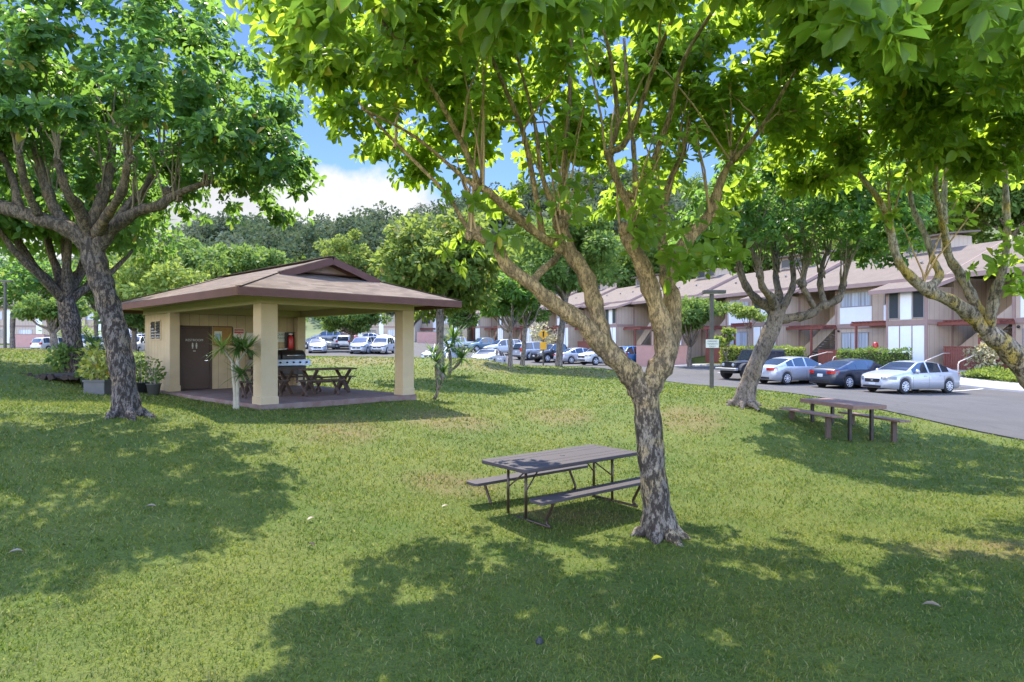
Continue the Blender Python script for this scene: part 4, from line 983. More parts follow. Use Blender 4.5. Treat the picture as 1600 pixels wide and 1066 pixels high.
def make_house():
    r = thing('town_house', 'two storey', 'house', (0, 0, 0), ROWROT, 'town houses in the long row')
    w = MB(); w.box(0, 8.4, -9, 0, -.8, 5.35); w.box(8.4005, 11.7, -9, -3.0, -.8, 5.35); w.build('wall', M['pinkwall'], r)
    # tower with white panels
    w = MB(); w.box(.02, 2.6, .0005, 2.25, -.8, 4.75); w.build('tower_wall', M['pinkwall'], r)
    p = MB()
    for i in range(3): p.box(.20 + i * .8, .92 + i * .8, 2.251, 2.285, .05, 2.45)
    p.box(1.0, 1.72, 2.251, 2.285, 2.85, 4.6)
    p.build('white_panel', M['white_panel'], r)
    p = MB()
    p.box(-.0, .17, 2.251, 2.31, -.8, 4.7); p.box(2.52, 2.66, 2.251, 2.31, -.8, 4.7); p.box(.171, 2.519, 2.251, 2.30, 2.5, 2.8); p.box(.93, .99, 2.251, 2.295, -.1, 2.499); p.box(1.73, 1.79, 2.251, 2.295, -.1, 2.499); p.box(-.03, .02, .001, 2.25, 2.5, 2.8); p.box(.0, .02, .0, .2, -.5, 4.7)
    p.build('tower_trim', M['pinktrim'], r)
    window(r, .24, .9, 2.95, 4.5, 2.251, M['glass'], 0); window(r, 1.85, 2.46, 2.95, 4.5, 2.251, M['glass'], 0)
    t = MB(); yA, zA, yB, zB, th = -.3, 5.62, 2.75, 4.72, .12
    t.prism([(yA, zA), (yB, zB), (yB, zB - th), (yA, zA - th)], 'x', -.55, 3.5); lr = t.build('lower_roof', M['roof2'], r)
    t = MB(); t.box(-.58, 3.53, yB + .001, yB + .04, zB - .24, zB + .01); t.prism([(yA, zA - .22), (yB, zB - .22), (yB, zB + .01), (yA, zA + .01)], 'x', -.60, -.551); t.prism([(yA, zA - .22), (yB, zB - .22), (yB, zB + .01), (yA, zA + .01)], 'x', 3.501, 3.55); t.build('fascia', M['pinktrim'], lr)
    # main roof, gable running along the row
    m_ = MB(); ye, ze_, yr, zr_ = .75, 5.38, -4.6, 7.75
    m_.prism([(ye, ze_), (ye, ze_ + .12), (yr, zr_ + .12), (-10, 5.5), (-10, 5.38), (yr, zr_)], 'x', -.05, 11.72); rf = m_.build('roof', M['roof2'], r)
    t = MB(); t.box(-.05, 11.72, ye + .001, ye + .05, ze_ - .16, ze_ + .10); t.prism([(ye, ze_ - .12), (ye, ze_ + .13), (yr, zr_ + .13), (yr, zr_ - .12)], 'x', -.10, -.051); t.build('fascia', M['pinktrim'], rf)
    for x in (3.4, 6.2, 9.4): MB().lathe([(.06, 0), (.06, .35), (.09, .36), (.09, .45), (.0, .46)], (x, -1.9, 6.4), 8).build('vent_pipe', M['frame'], rf)
    c = MB(); c.box(3.2, 6.4, -6.6, -4.2, 7.0, 8.75); rb = c.build('roof_box', M['pinkwall'], r)
    c = MB(); c.prism([(-6.9, 9.15), (-3.75, 8.80), (-3.75, 8.68), (-6.9, 9.03)], 'x', 2.8, 6.8); c.build('roof_box_roof', M['roof2'], rb)
    window(r, 3.5, 4.7, 7.85, 8.5, -4.199, M['glass'], 0); window(r, 4.95, 6.15, 7.85, 8.5, -4.199, M['glass'], 0)
    # windows and white panels of the flat
    p = MB(); p.box(5.5, 8.05, .001, .05, 2.8, 3.95); p.box(3.15, 4.6, .001, .05, 2.8, 3.95); p.build('white_panel', M['white_panel'], r)
    window(r, 5.6, 7.95, 4.02, 4.95, .001, None, 2); window(r, 3.25, 4.5, 4.02, 4.95, .001, M['glass'], 1)
    window(r, 5.8, 7.9, .75, 2.15, .001, None, 2); window(r, 3.0, 4.3, .85, 2.1, .001, None, 1)
    p = MB(); p.box(2.61, 8.45, .0005, .07, 2.48, 2.78); p.box(8.32, 8.46, .0005, .06, -.8, 2.479); p.box(8.32, 8.46, .0005, .06, 2.781, 5.2); p.build('trim', M['pinktrim'], r)
    MB().lathe([(.07, -.05), (.09, 0), (.07, .05)], (8.12, .12, 2.3), 10, 'y').build('wall_lamp', M['blackpaint'], r)
    # stair recess
    p = MB(); p.add([(8.45, -.2, 2.7), (11.65, -.2, .1), (11.65, -.2, 1.1), (8.45, -.2, 3.7), (8.45, -.3, 2.7), (11.65, -.3, .1), (11.65, -.3, 1.1), (8.45, -.3, 3.7)], [(0, 1, 2, 3), (4, 7, 6, 5), (0, 4, 5, 1), (3, 2, 6, 7), (1, 5, 6, 2), (0, 3, 7, 4)]); p.build('stair_parapet', M['pinkwall'], r)
    p = MB()
    for i in range(14):
        f = i / 14; p.box(11.6 - 3.1 * f - .26, 11.6 - 3.1 * f, -1.5, -.31, .1 + 2.5 * f, .15 + 2.5 * f)
    p.build('stair', M['concrete'], r)
    p = MB(); p.box(8.45, 11.69, -2.99, -1.6, 2.55, 2.72); p.build('landing', M['pinktrim'], r)
    MB().box(9.0, 9.9, -2.999, -2.95, .05, 2.1).build('door', M['door'], r); MB().box(9.0, 9.9, -2.999, -2.95, 2.75, 4.75).build('door', M['door'], r)
    # red pergola beams
    def pergola(x0, x1, y1, z, posts):
        b = MB(); b.box(x0, x1, y1 - .12, y1, z, z + .2); b.box(x0, x1, .08, .16, z, z + .2)
        n = int((x1 - x0) / .28)
        for i in range(n): xx = x0 + .06 + i * .28; b.box(xx, xx + .05, .08, y1 + .18, z + .202, z + .30)
        g = b.build('pergola', M['redbeam'], r)
        for x in posts: MB().box(x - .06, x + .06, y1 - .12, y1, -.5, z - .001).build('post', M['redbeam'], g)
    pergola(2.75, 5.6, 1.9, 2.55, (5.2,)); pergola(8.3, 11.65, 1.5, 2.45, (9.3,))
    return r
hz = make_house()
hlab = ['town house nearest the right edge, behind the lichened tree', 'town house with white panelled tower behind the pale silver sedan', 'town house right behind the leaning grey tree',
        'town house behind the pink enclosure and low umbrella tree', 'town house seen in the fork of the big tree', 'town house left of the fork, behind the white hatchback', 'town house behind the silver minivan',
        'town house behind the white car and twin stemmed tree', 'town house with pale pillar behind the blue pickup', 'farthest town house of the row, behind the white pickup']
for k in range(-1, 9):
    x, y = row(11.7 * k - 7.1, 0); loc = (x, y, floor_z(k))
    if k == -1: hz.location = loc; hz['label'] = 'tan two storey ' + hlab[0]
    else: dup(hz, loc, ROWROT, 'tan two storey ' + hlab[k + 1])

# blocks of flats beyond the left car park
def flat_block(label, px, Y_, rot, L_, storeys=2):
    x, y, z = gt(px, Y_); r = thing('apartment_block', label, 'apartment block', (x, y, z), R(rot), 'flats beyond the left car park')
    H = 2.75 * storeys
    MB().box(-L_ / 2, L_ / 2, 0, 8, -1, H).build('wall', M['pinkwall'], r)
    m_ = MB(); m_.prism([(-.8, H - .1), (-.8, H + .1), (4, H + 1.9), (8.8, H + .1), (8.8, H - .1), (4, H + 1.7)], 'x', -L_ / 2 - .4, L_ / 2 + .4); m_.build('roof', M['roof2'], r)
    n = int(L_ / 4)
    for i in range(n):
        xx = -L_ / 2 + 1.0 + i * 4
        MB().box(xx + 2.3, xx + 3.1, -.04, -.001, .1, H - .4).build('white_panel', M['white_panel'], r)
    for i in range(n):
        for s in range(storeys):
            xx = -L_ / 2 + 1.0 + i * 4; f = window(r, xx, xx + 1.7, .9 + 2.7 * s, 2.1 + 2.7 * s, -.05, M['glass'] if (i + s) % 2 else M['curtain'], 1)
    MB().box(-L_ / 2, L_ / 2, -.03, -.0005, 2.5, 2.75).build('trim', M['pinktrim'], r)
    b = MB(); b.box(-L_ / 2 + 1, -L_ / 2 + 4, -1.8, -1.7, 2.4, 2.6); b.box(-L_ / 2 + 1, -L_ / 2 + 4, -.9, -.8, 2.4, 2.6)
    for i in range(10): b.box(-L_ / 2 + 1.1 + i * .3, -L_ / 2 + 1.16 + i * .3, -1.9, -.05, 2.601, 2.7)
    g = b.build('pergola', M['redbeam'], r); MB().box(-L_ / 2 + 3.6, -L_ / 2 + 3.75, -1.8, -1.7, -.8, 2.399).build('post', M['redbeam'], g)
    return r
flat_block('tan two storey block at the far left edge, behind the pink bin enclosure', 30, 96, 10, 18)
flat_block('tan two storey block behind the white estate car and leaning pale trunk', 160, 98, 4, 16)
flat_block('grey tan block seen above the parked cars behind the pavilion', 590, 118, -6, 14)
flat_block('small tan block between the pavilion roof and the white pickup', 690, 122, -12, 10)

# block wall enclosures for bins
def enclosure(label, loc, rot, w, d, h):
    r = thing('bin_enclosure', label, 'wall', loc, rot, 'pink block bin enclosures')
    b = MB(); b.box(-w / 2, w / 2, 0, .2, -.4, h); b.box(-w / 2, -w / 2 + .2, .2005, d, -.4, h); b.box(w / 2 - .2, w / 2, .2005, d, -.4, h); b.build('block_wall', M['salmon'], r)
    b = MB(); b.box(-w / 2 - .02, w / 2 + .02, -.02, .22, h + .0005, h + .06); b.build('coping', M['pinktrim'], r)
x = (1036 - 800) / F * 56
enclosure('salmon pink block enclosure beside the blue car, seen through the fork of the big tree', (x, 56, Tz(x, 56)), R(-14), 4.6, 3.2, 1.9)
x, y, z = gt(46, 86); enclosure('pink block enclosure at the far left behind the lawn', (x, y, z), R(8), 3.6, 2.5, 1.75)
x, y, z = gt(668, 106); enclosure('small pink block enclosure behind the right pavilion column', (x, y, z), R(0), 3.5, 2.5, 1.9)

# red picket fences, hedges, steps and rails before the near houses
def picket(label, s0, s1, n, k, h=1.05):
    a = row(s0, n); r = thing('picket_fence', label, 'fence', (a[0], a[1], floor_z(k) - .12), ROWROT, 'red stained picket fences'); L_ = s1 - s0
    b = MB(); i = 0
    while i * .14 < L_: b.box(i * .14, i * .14 + .115, 0, .025, -.4, h + .0); i += 1
    b.build('pickets', M['redbeam'], r)
    b = MB(); b.box(0, L_, -.05, -.001, .15, .25); b.box(0, L_, -.05, -.001, h - .25, h - .15); b.box(0, L_, -.06, .06, h + .001, h + .05); b.build('rails', M['redbeam'], r)
    for t in np.linspace(0, L_, 4): MB().box(t - .05, t + .05, -.12, -.051, -.4, h - .001).build('post', M['redbeam'], r)
picket('red picket fence between the hedges at the pale silver sedan', -4.0, .5, 2.5, 0)
picket('red picket fence right of the white panelled tower', -11.2, -7.6, 1.6, 0, 1.3)
picket('red picket fence behind the black off roader', 8.0, 12.5, 2.6, 1)
picket('red picket fence seen in the fork above the blue car', 29, 37, 2.4, 3)
def hedge(label, s0, s1, n, k, h, w, m, seed, m2=None):
    rg = np.random.default_rng(seed); a = row((s0 + s1) / 2, n); L_ = s1 - s0; zz = Tz(*a)
    r = thing('hedge', label, 'hedge', (a[0], a[1], zz), ROWROT, 'clipped hedges by the flats')
    MB().box(-L_ / 2 + .12, L_ / 2 - .12, -w / 2 + .12, w / 2 - .12, -.2, h - .12).build('inner_twigs', M['hedgecore'], r)
    N_ = int(L_ * 420); p = np.stack([rg.uniform(-L_ / 2, L_ / 2, N_), rg.uniform(-w / 2, w / 2, N_), rg.uniform(0, h, N_)], -1)
    f = rg.integers(0, 4, N_); jit = rg.normal(size=N_) * .04
    p[:, 1] = np.where(f < 2, w / 2 + jit, p[:, 1]); p[:, 2] = np.where(f == 2, h + jit, p[:, 2]); p[:, 0] = np.where(f == 3, np.where(rg.random(N_) < .5, 1, -1) * (L_ / 2 + jit), p[:, 0])
    p += np.stack([np.zeros(N_), .06 * np.sin(p[:, 0] * 4), .07 * np.sin(p[:, 0] * 2.7 + 1)], -1)
    d = rand_unit(N_, rg) + np.array([0, .6, .5]); nn = rand_unit(N_, rg) + np.array([0, .5, .6]); s = rg.uniform(.10, .2, N_)
    leaf_mesh('foliage', p, d, nn, s, s * .6, m, r, simple=True)
    if m2:
        q = rg.random(N_) < .10; o = leaf_mesh('new_growth', p[q] + np.array([0, .02, .02]), d[q], nn[q], s[q], s[q] * .6, m2, r, simple=True); o['label'] = 'yellow and orange new leaves'
M['hedgecore'] = mat('hedge_twigs', (.05, .06, .02), .95, var=.5, vscale=10)
hedge('long clipped hedge with yellow and orange tips behind the silver and dark blue sedans', .8, 8.2, 4.0, 0, 1.35, 1.1, M['leaf_lime'], 3, M['leaf_croton'])
hedge('short dense green hedge in front of the white tower behind the pale silver sedan', -7.2, -3.0, 4.2, 0, 1.35, 1.1, M['leaf_c'], 4)
hedge('low green hedge beside the pink enclosure in the fork', 15.5, 21, 3.6, 1, .9, 1.0, M['leaf_lime'], 5)
x, y = row(-11.6, 3.1); rg = np.random.default_rng(9)
N_ = 3000; p = np.stack([rg.uniform(-3.2, 1.6, N_), rg.uniform(-.9, .9, N_), np.zeros(N_)], -1)
p[:, 2] = .34 * np.sqrt(np.clip(1 - (p[:, 1] / 1.0) ** 4, 0, 1)) * rg.uniform(.45, 1.1, N_) * (1 + .3 * np.sin(p[:, 0] * 3))
cw, sw = math.cos(ROWROT), math.sin(ROWROT)
wx = x + p[:, 0] * cw - p[:, 1] * sw; wy = y + p[:, 0] * sw + p[:, 1] * cw
o = leaf_mesh('ground_cover', np.stack([wx, wy, T(wx, wy) + p[:, 2] + .14], -1), rand_unit(N_, rg) + np.array([0, 0, .6]), rand_unit(N_, rg) + np.array([0, 0, 1.]), rg.uniform(.1, .22, N_), rg.uniform(.05, .1, N_), M['leaf_lime'], None, simple=True)
tag(o, 'low bright green ground cover along the pavement at the right edge', 'ground cover', kind='stuff')
x, y = row(-10.2, 2.3); bush('loose pale pink and cream leaved shrub by the hand rail at right', (x, y, Tz(x, y)), 1.0, 1.0, .85, 560, .22, M['leaf_pale'], 21)
x, y = row(9.6, 1.0); bush('dark leafy plant under the stairs by the long hedge', (x, y, floor_z(0) - .1), .8, .6, .65, 300, .3, M['leaf_b'], 22)
x, y = row(16.5, 3.0); bush('yellow green shrub under the young pale tree', (x, y, Tz(x, y)), 1.5, .9, .6, 400, .24, M['leaf_lime'], 23)
x, y, z = gt(712, 98); bush('reddish bush beside the pale pillar above the white pickup', (x, y, z), 1.8, 1.3, 1.2, 380, .35, M['leaf_mango'], 24)
x, y, z = gt(70, 84); bush('pale lime shrub mass behind the far left enclosure', (x - .5, y + 5, z), 4.6, 2.0, 2.0, 900, .4, M['leaf_lime'], 25)
x, y, z = gt(148, 82); bush('orange flowered bush left of the dark leaning trunk', (x, y + 4, z + .9), 1.1, .9, 1.3, 420, .28, M['leaf_orange'], 26)
x, y, z = gt(853, 70); bush('peach and cream flowering bush right of the yellow sign', (x, y + 3, z), 2.2, 1.4, 2.0, 600, .32, M['leaf_pale'], 27)
# concrete steps with rails right of the tower
def steps(label, s, n0, k, w=1.7, cnt=5):
    a = row(s, n0); z0 = Tz(*row(s, n0 + 1.6)) - .02; z1 = floor_z(k) - .1; r = thing('steps', label, 'steps', (a[0], a[1], 0), ROWROT)
    b = MB(); h = (z1 - z0) / cnt
    for i in range(cnt): b.box(-w / 2, w / 2, -.0 + (0 if i == 0 else 0), .34 * (cnt - i), z0 - .2 + (h * i + .2 if i else 0), z0 + h * (i + 1))
    b.build('treads', M['concrete'], r)
    for x_ in (-w / 2 - .1, w / 2 + .1):
        b = MB(); b.tube([(x_, 1.75, z0 - .1), (x_, 1.75, z0 + .75), (x_, 1.65, z0 + .88), (x_, .15, z1 + .92), (x_, -.5, z1 + .92), (x_, -.5, z1 - .1)], [.03] * 6, 8); b.build('handrail', M['plate2'], r)
M['plate2'] = mat('cream_rail_paint', (.55, .47, .38), .5)
steps('concrete steps with cream rails right of the white panelled tower', -8.9, 2.0, 0)
steps('concrete steps with a rail between the two hedges', -1.6, 2.9, 0)
x, y = row(-3.55, 2.1)
r = thing('fire_hose_cabinet', 'small red capped standpipe in front of the white panelled tower', 'standpipe', (x, y, floor_z(0) - .1))
MB().tube([(0, 0, -.3), (0, 0, .9)], [.06, .06], 10).build('pipe', M['redpaint'], r); MB().lathe([(.17, .9), (.17, 1.4), (.12, 1.52), (.05, 1.58), (.0, 1.6)], n=14).build('cap', M['redpaint'], r)

# ---------------------------------------------------------------- posts and signs
def post_light(label, px, py_top, Y_, w=.11):
    x, y, z = gt(px, Y_); ht = EYE - (py_top - 540) / F * Y_ - z; r = thing('lamp_post', label, 'lamp post', (x, y, z - .05), 0, 'square posts with box lamps')
    MB().box(-w / 2, w / 2, -w / 2, w / 2, -.3, ht).build('post', M['post'], r, .01)
    MB().box(-.35, .55, -.14, .14, ht + .001, ht + .14).build('lamp_head', M['post'], r, .02)
    MB().box(-.25, .5, -.10, .10, ht - .012, ht - .0005).build('lens', M['paper'], r)
    return r, ht
post_light('dark square lamp post carrying a small white sign at the car park edge', 1112, 457, 26, .14)
x, y, z = gt(1113, 25.85)
r = thing('parking_sign', 'small white notice fixed to the lamp post at the car park edge', 'sign', (x, y, EYE - (537 - 540) / F * 25.85))
MB().box(-.26, .26, -.02, .01, -.17, .17).build('board', M['paper'], r)
for i, t_ in enumerate(('PARKING', 'TENANTS', 'ONLY')):
    o = link('lettering', text_mesh(t_, .095, .001), M['ink'], r, (.0, -.0225, .09 - i * .105)); o.rotation_euler = (R(90), 0, 0)
post_light('thin dark lamp post at the far left by the pink enclosure', 8, 440, 50, .16)
post_light('thin post behind the right pavilion column near the covered car', 622, 498, 72, .2)
post_light('thin lamp post left of the twin stemmed tree', 736, 470, 46, .12) if False else None
x, y, z = gt(849, 47)
r = thing('warning_sign', 'orange yellow double warning sign on a thin post at the lawn edge', 'road sign', (x, y, z), R(4))
MB().box(-.05, .05, 0.005, .08, -.3, 3.0).build('post', M['post'], r)
MB().box(-.27, .27, -.03, .004, 2.08, 2.62, Matrix.Translation((0, 0, 2.35)) @ Matrix.Rotation(R(45), 4, 'Y') @ Matrix.Translation((0, 0, -2.35))).build('diamond_board', M['yellow'], r)
MB().box(-.24, .24, -.031, .003, 1.25, 1.80).build('plate_board', M['yellow'], r)
pm = MB(); pm.lathe([(.001, -.004), (.07, -.003), (.07, .003), (.001, .004)], (0, -.036, 2.50), 12, 'y'); pm.box(-.055, .055, -.042, -.032, 2.27, 2.43); pm.box(-.05, -.01, -.042, -.032, 2.12, 2.269); pm.box(.01, .05, -.042, -.032, 2.12, 2.269); pm.build('pictogram', M['ink'], r)
# ================================================================ cars (local x forwards, y to the left, z up)
def car_shell(spec):
    L_ = spec['L']; H2 = L_ / 2
    xs = set(np.linspace(-H2, H2, 64)); 
    for w in spec['wheels']:
        for t in np.linspace(-1, 1, 17): xs.add(w + t * (spec['ra'] + .012))
    for k in ('ws', 'rw'): xs |= set(spec[k])
    for a, b in spec['side']: xs |= {a, b}
    xs = sorted(xs); xs2 = [xs[0]]
    for x in xs[1:]:
        if x - xs2[-1] > .012: xs2.append(x)
        elif x in spec['ws'] + spec['rw']: xs2[-1] = x
    xs = np.array(xs2)
    def ip(k): a = np.array(spec[k]); return np.interp(xs, a[:, 0], a[:, 1])
    def smooth(v, n=1):
        for _ in range(n): v = np.concatenate([[v[0]], (v[:-2] + 2 * v[1:-1] + v[2:]) / 4, [v[-1]]])
        return v
    top = smooth(ip('top'), spec.get('sm', 2)); belt = np.minimum(smooth(ip('belt'), 2), top - .02); w = smooth(ip('plan'), 2)
    gap = top - belt; e = w * .93 - np.clip(gap - .05, 0, 2) * spec.get('tumble', .40)
    zl = np.full(len(xs), spec['sill']); zl = np.maximum(zl, np.interp(xs, [-H2, -H2 + .5, H2 - .5, H2], [spec['sill'] + .10, spec['sill'], spec['sill'], spec['sill'] + .05]))
    for wx in spec['wheels']:
        d = np.abs(xs - wx); k = d < spec['ra']; zl[k] = np.maximum(zl[k], spec['rw_'] + np.sqrt(spec['ra'] ** 2 - d[k] ** 2))
    zl = np.minimum(zl, belt - .06)
    rows = [np.stack([xs, w - .24, zl], -1), np.stack([xs, w - .012, zl], -1), np.stack([xs, w, zl * .55 + belt * .45], -1), np.stack([xs, w * .995, belt - .07], -1), np.stack([xs, w * .965, belt], -1),
            np.stack([xs, e, top - np.minimum(.035, gap * .3)], -1), np.stack([xs, e * .88, top - .004], -1), np.stack([xs, e * .45, top + .012], -1), np.stack([xs, np.zeros_like(xs), top + .018], -1)]
    half = np.stack(rows, 1)                       # (stations, 9, 3)
    full = np.concatenate([half, half[:, -2::-1] * np.array([1, -1, 1])], 1)   # 17 per ring
    n, m = full.shape[:2]; V = full.reshape(-1, 3)
    cats = {'body': [], 'windscreen': [], 'rear_window': [], 'side_window': []}
    xc = (xs[:-1] + xs[1:]) / 2
    for i in range(n - 1):
        for j in range(m - 1):
            q = (i * m + j, (i + 1) * m + j, (i + 1) * m + j + 1, i * m + j + 1); jj = j if j < 8 else 15 - j
            c = 'body'
            if jj >= 6 and spec['ws'][0] - 1e-4 < xc[i] < spec['ws'][1] + 1e-4: c = 'windscreen'
            elif jj >= 6 and spec['rw'][0] - 1e-4 < xc[i] < spec['rw'][1] + 1e-4: c = 'rear_window'
            elif jj == 4 and any(a - 1e-4 < xc[i] < b + 1e-4 for a, b in spec['side']) and min(gap[i], gap[i + 1]) > .09: c = 'side_window'
            cats[c].append(q)
    cats['body'].append(tuple(range(m))); cats['body'].append(tuple(range((n - 1) * m, n * m))[::-1])
    return V, cats, xs, w, belt, zl, top
def submesh(name, V, faces):
    used = sorted({i for f in faces for i in f}); mp = {a: b for b, a in enumerate(used)}
    me = bpy.data.meshes.new(name); me.from_pydata([tuple(V[i]) for i in used], [], [tuple(mp[i] for i in f) for f in faces])
    bm = bmesh.new(); bm.from_mesh(me); bmesh.ops.recalc_face_normals(bm, faces=bm.faces); bm.to_mesh(me); bm.free()
    me.polygons.foreach_set('use_smooth', np.ones(len(me.polygons), bool)); return me
def wheel(parent, x, y, z, r, s, wd=.21, spokes=5, rim='rim'):
    t = MB(); h = wd / 2
    t.lathe([(r * .62, -h), (r * .93, -h), (r, -h * .7), (r, h * .7), (r * .93, h), (r * .62, h)], (x, y, z), 28, 'y'); w = t.build('wheel', M['black'], parent)
    b = MB(); yo = y + s * (h + .004)
    b.lathe([(r * .56, -.0), (r * .63, .0), (r * .66, .025 * s), (r * .60, .025 * s)], (x, yo, z), 28, 'y', caps=False)
    for k in range(spokes):
        a = 2 * math.pi * k / spokes + .3; c, sn = math.cos(a), math.sin(a)
        b.bar((x + c * r * .08, yo + .012 * s, z + sn * r * .08), (x + c * r * .62, yo + .016 * s, z + sn * r * .62), .022, r * (.24 if spokes < 7 else .12), up=(-sn, 0, c))
    b.lathe([(.0, 0), (r * .16, .0), (r * .16, .028 * s), (.0, .03 * s)], (x, yo, z), 14, 'y'); b.build('rim', M[rim], w)
    d = MB(); d.lathe([(.001, -.01), (r * .56, -.01), (r * .56, .0), (.001, .0)], (x, yo - .002 * s, z), 20, 'y'); d.build('brake_disc', M['blackpaint'], w)
def make_car(spec, name, cat, paint):
    r = thing(name, name, cat, (0, 0, 0), 0)
    V, cats, xs, w, belt, zl, top = car_shell(spec)
    body = link('body', submesh('body', V, cats['body']), paint, r); body['paintable'] = 1
    for c in ('windscreen', 'rear_window'):
        if cats[c]: link(c, submesh(c, V, cats[c]), M['cabin'], r)
    # left and right side glass, pane by pane
    for sgn in (1, -1):
        for a, b in spec['side']:
            fs = [f for f in cats['side_window'] if np.mean([V[i][1] for i in f]) * sgn > 0 and a - .01 < np.mean([V[i][0] for i in f]) < b + .01]
            if fs: link('side_window', submesh('side_window', V, fs), M['cabin'], r)
    H2 = spec['L'] / 2; wi = lambda x: float(np.interp(x, xs, w)); bi = lambda x: float(np.interp(x, xs, belt)); li = lambda x: float(np.interp(x, xs, zl)); ti = lambda x: float(np.interp(x, xs, top))
    MB().box(-H2 + .55, H2 - .6, -wi(0) + .22, wi(0) - .22, spec['sill'] - .02, bi(0) - .25).build('underbody', M['black'], r)
    for x in spec['wheels']:
        for s in (1, -1): wheel(r, x, s * (wi(x) - .125), spec['rw_'], spec['rw_'], s, spokes=spec.get('spokes', 5))
    # door gaps, handles, mirrors
    g = MB()
    for s in (1, -1):
        for x in spec['doors']:
            zs = np.linspace(li(x) + .06, bi(x) - .005, 5); pts = []
            for z in zs:
                zz = [li(x), li(x) * .55 + bi(x) * .45, bi(x) - .07, bi(x)]; yy = [wi(x) - .012, wi(x), wi(x) * .995, wi(x) * .965]; pts.append((x, s * (float(np.interp(z, zz, yy)) + .002), z))
            for a, b in zip(pts[:-1], pts[1:]): g.add([(a[0] - .007, a[1], a[2]), (a[0] + .007, a[1], a[2]), (b[0] + .007, b[1], b[2]), (b[0] - .007, b[1], b[2])], [(0, 1, 2, 3)])
    g.build('door_gap', M['black'], r)
    g = MB()
    for s in (1, -1):
        for x in spec['handles']: g.box(x - .09, x + .09, s * wi(x) - .012, s * wi(x) + .022, bi(x) - .15, bi(x) - .115)
    h = g.build('door_handle', paint, r, .006); h['paintable'] = 1
    for s in (1, -1):
        x = spec['mirror']; mm = MB(); mm.lathe([(.02, -.075), (.085, -.05), (.10, 0), (.085, .05), (.02, .075)], (x, s * (wi(x) + .09), bi(x) + .07), 10, 'y'); mm.bar((x, s * (wi(x) - .05), bi(x) + .02), (x, s * (wi(x) + .06), bi(x) + .05), .05, .035)
        q = mm.build('mirror', paint, r); q['paintable'] = 1
    # lamps, grille, plates, bumpers wrap the nose and tail
    def wrap(name, m, x_end, z0, z1, y0, y1, front, out=.006, seg=8):
        for s in (1, -1):
            b = MB(); ys = np.linspace(y0, y1, seg); pts = []
            for y in ys:
                # the outline in plan at this width
                rng_ = np.linspace(0, H2, 200) * (1 if front else -1); ww = np.array([wi(v) for v in rng_]); k = np.where(ww >= y)[0]
                pts.append((rng_[k[-1]] if len(k) else 0, y))
            vs = []
            for (px_, y) in pts:
                d_ = out * (1 if front else -1)
                vs += [(px_ + d_, s * (y + out * .5), z0), (px_ + d_ * .7, s * (y + out * .4), z1), (px_ - d_ * 4, s * (y - .03), z0), (px_ - d_ * 4, s * (y - .03), z1)]
            fs = []
            for i in range(seg - 1):
                a, c = 4 * i, 4 * (i + 1); fs += [(a, c, c + 1, a + 1), (a + 1, c + 1, c + 3, a + 3), (a, a + 2, c + 2, c)]
            fs += [(0, 1, 3, 2), (4 * seg - 4, 4 * seg - 2, 4 * seg - 1, 4 * seg - 3)]
            b.add(vs, fs); b.build(name, m, r)
    wf, wb = wi(H2), wi(-H2)
    wrap('headlight', M['lamp'], H2, *spec['head'], True); wrap('taillight', M['redlens'], -H2, *spec['tail'], False)
    def endplate(name, m, front, z0, z1, hw, out): 
        s = 1 if front else -1; x = s * H2; MB().box(min(x - s * .05, x + s * out), max(x - s * .05, x + s * out), -hw, hw, z0, z1).build(name, m, r, .006)
    gz = spec['grille']; endplate('grille', M['blackpaint'], True, gz[0], gz[1], min(gz[2], wf - .03), .012)
    endplate('lower_grille', M['blackpaint'], True, gz[3], gz[4], min(gz[2] * 1.25, wf - .02), .014)
    endplate('badge', M['chrome'], True, (gz[0] + gz[1]) / 2 - .03, (gz[0] + gz[1]) / 2 + .03, .05, .02)
    endplate('number_plate', M['plate'], True, gz[4] + .02, gz[4] + .13, .16, .02); endplate('number_plate', M['plate'], False, spec['pz'], spec['pz'] + .14, .16, .014)
    endplate('rear_valance', M['blackpaint'], False, spec['sill'] + .12, spec['sill'] + .24, wb - .06, .012)
    return r, dict(wi=wi, bi=bi, ti=ti, H2=H2)
SEDAN = dict(L=4.82, wheels=[-1.42, 1.43], ra=.365, rw_=.335, sill=.20, ws=[.42, 1.18], rw=[-1.92, -.95], side=[(-.86, -.10), (.0, .98), (-1.40, -.93)], doors=[-1.05, -.05, .98], handles=[-.80, .18], mirror=.82, spokes=9,
    top=[(-2.41, .62), (-2.40, .86), (-2.36, .96), (-2.25, 1.01), (-1.92, 1.06), (-.95, 1.385), (-.5, 1.45), (-.1, 1.465), (.42, 1.415), (1.18, 1.02), (1.6, .95), (2.1, .845), (2.32, .73), (2.40, .60), (2.41, .52)],
    belt=[(-2.41, .6), (-2.34, .9), (-2.1, .97), (-1.5, .985), (-.5, .955), (.6, .925), (1.2, .93), (1.8, .85), (2.2, .76), (2.36, .62), (2.41, .5)],
    plan=[(-2.41, .66), (-2.36, .77), (-2.2, .85), (-1.6, .905), (-.5, .925), (1.0, .925), (1.8, .89), (2.1, .82), (2.3, .70), (2.41, .52)],
    head=(.63, .76, .46, .86), tail=(.78, .93, .42, .86), grille=(.50, .66, .36, .26, .36), pz=.62)
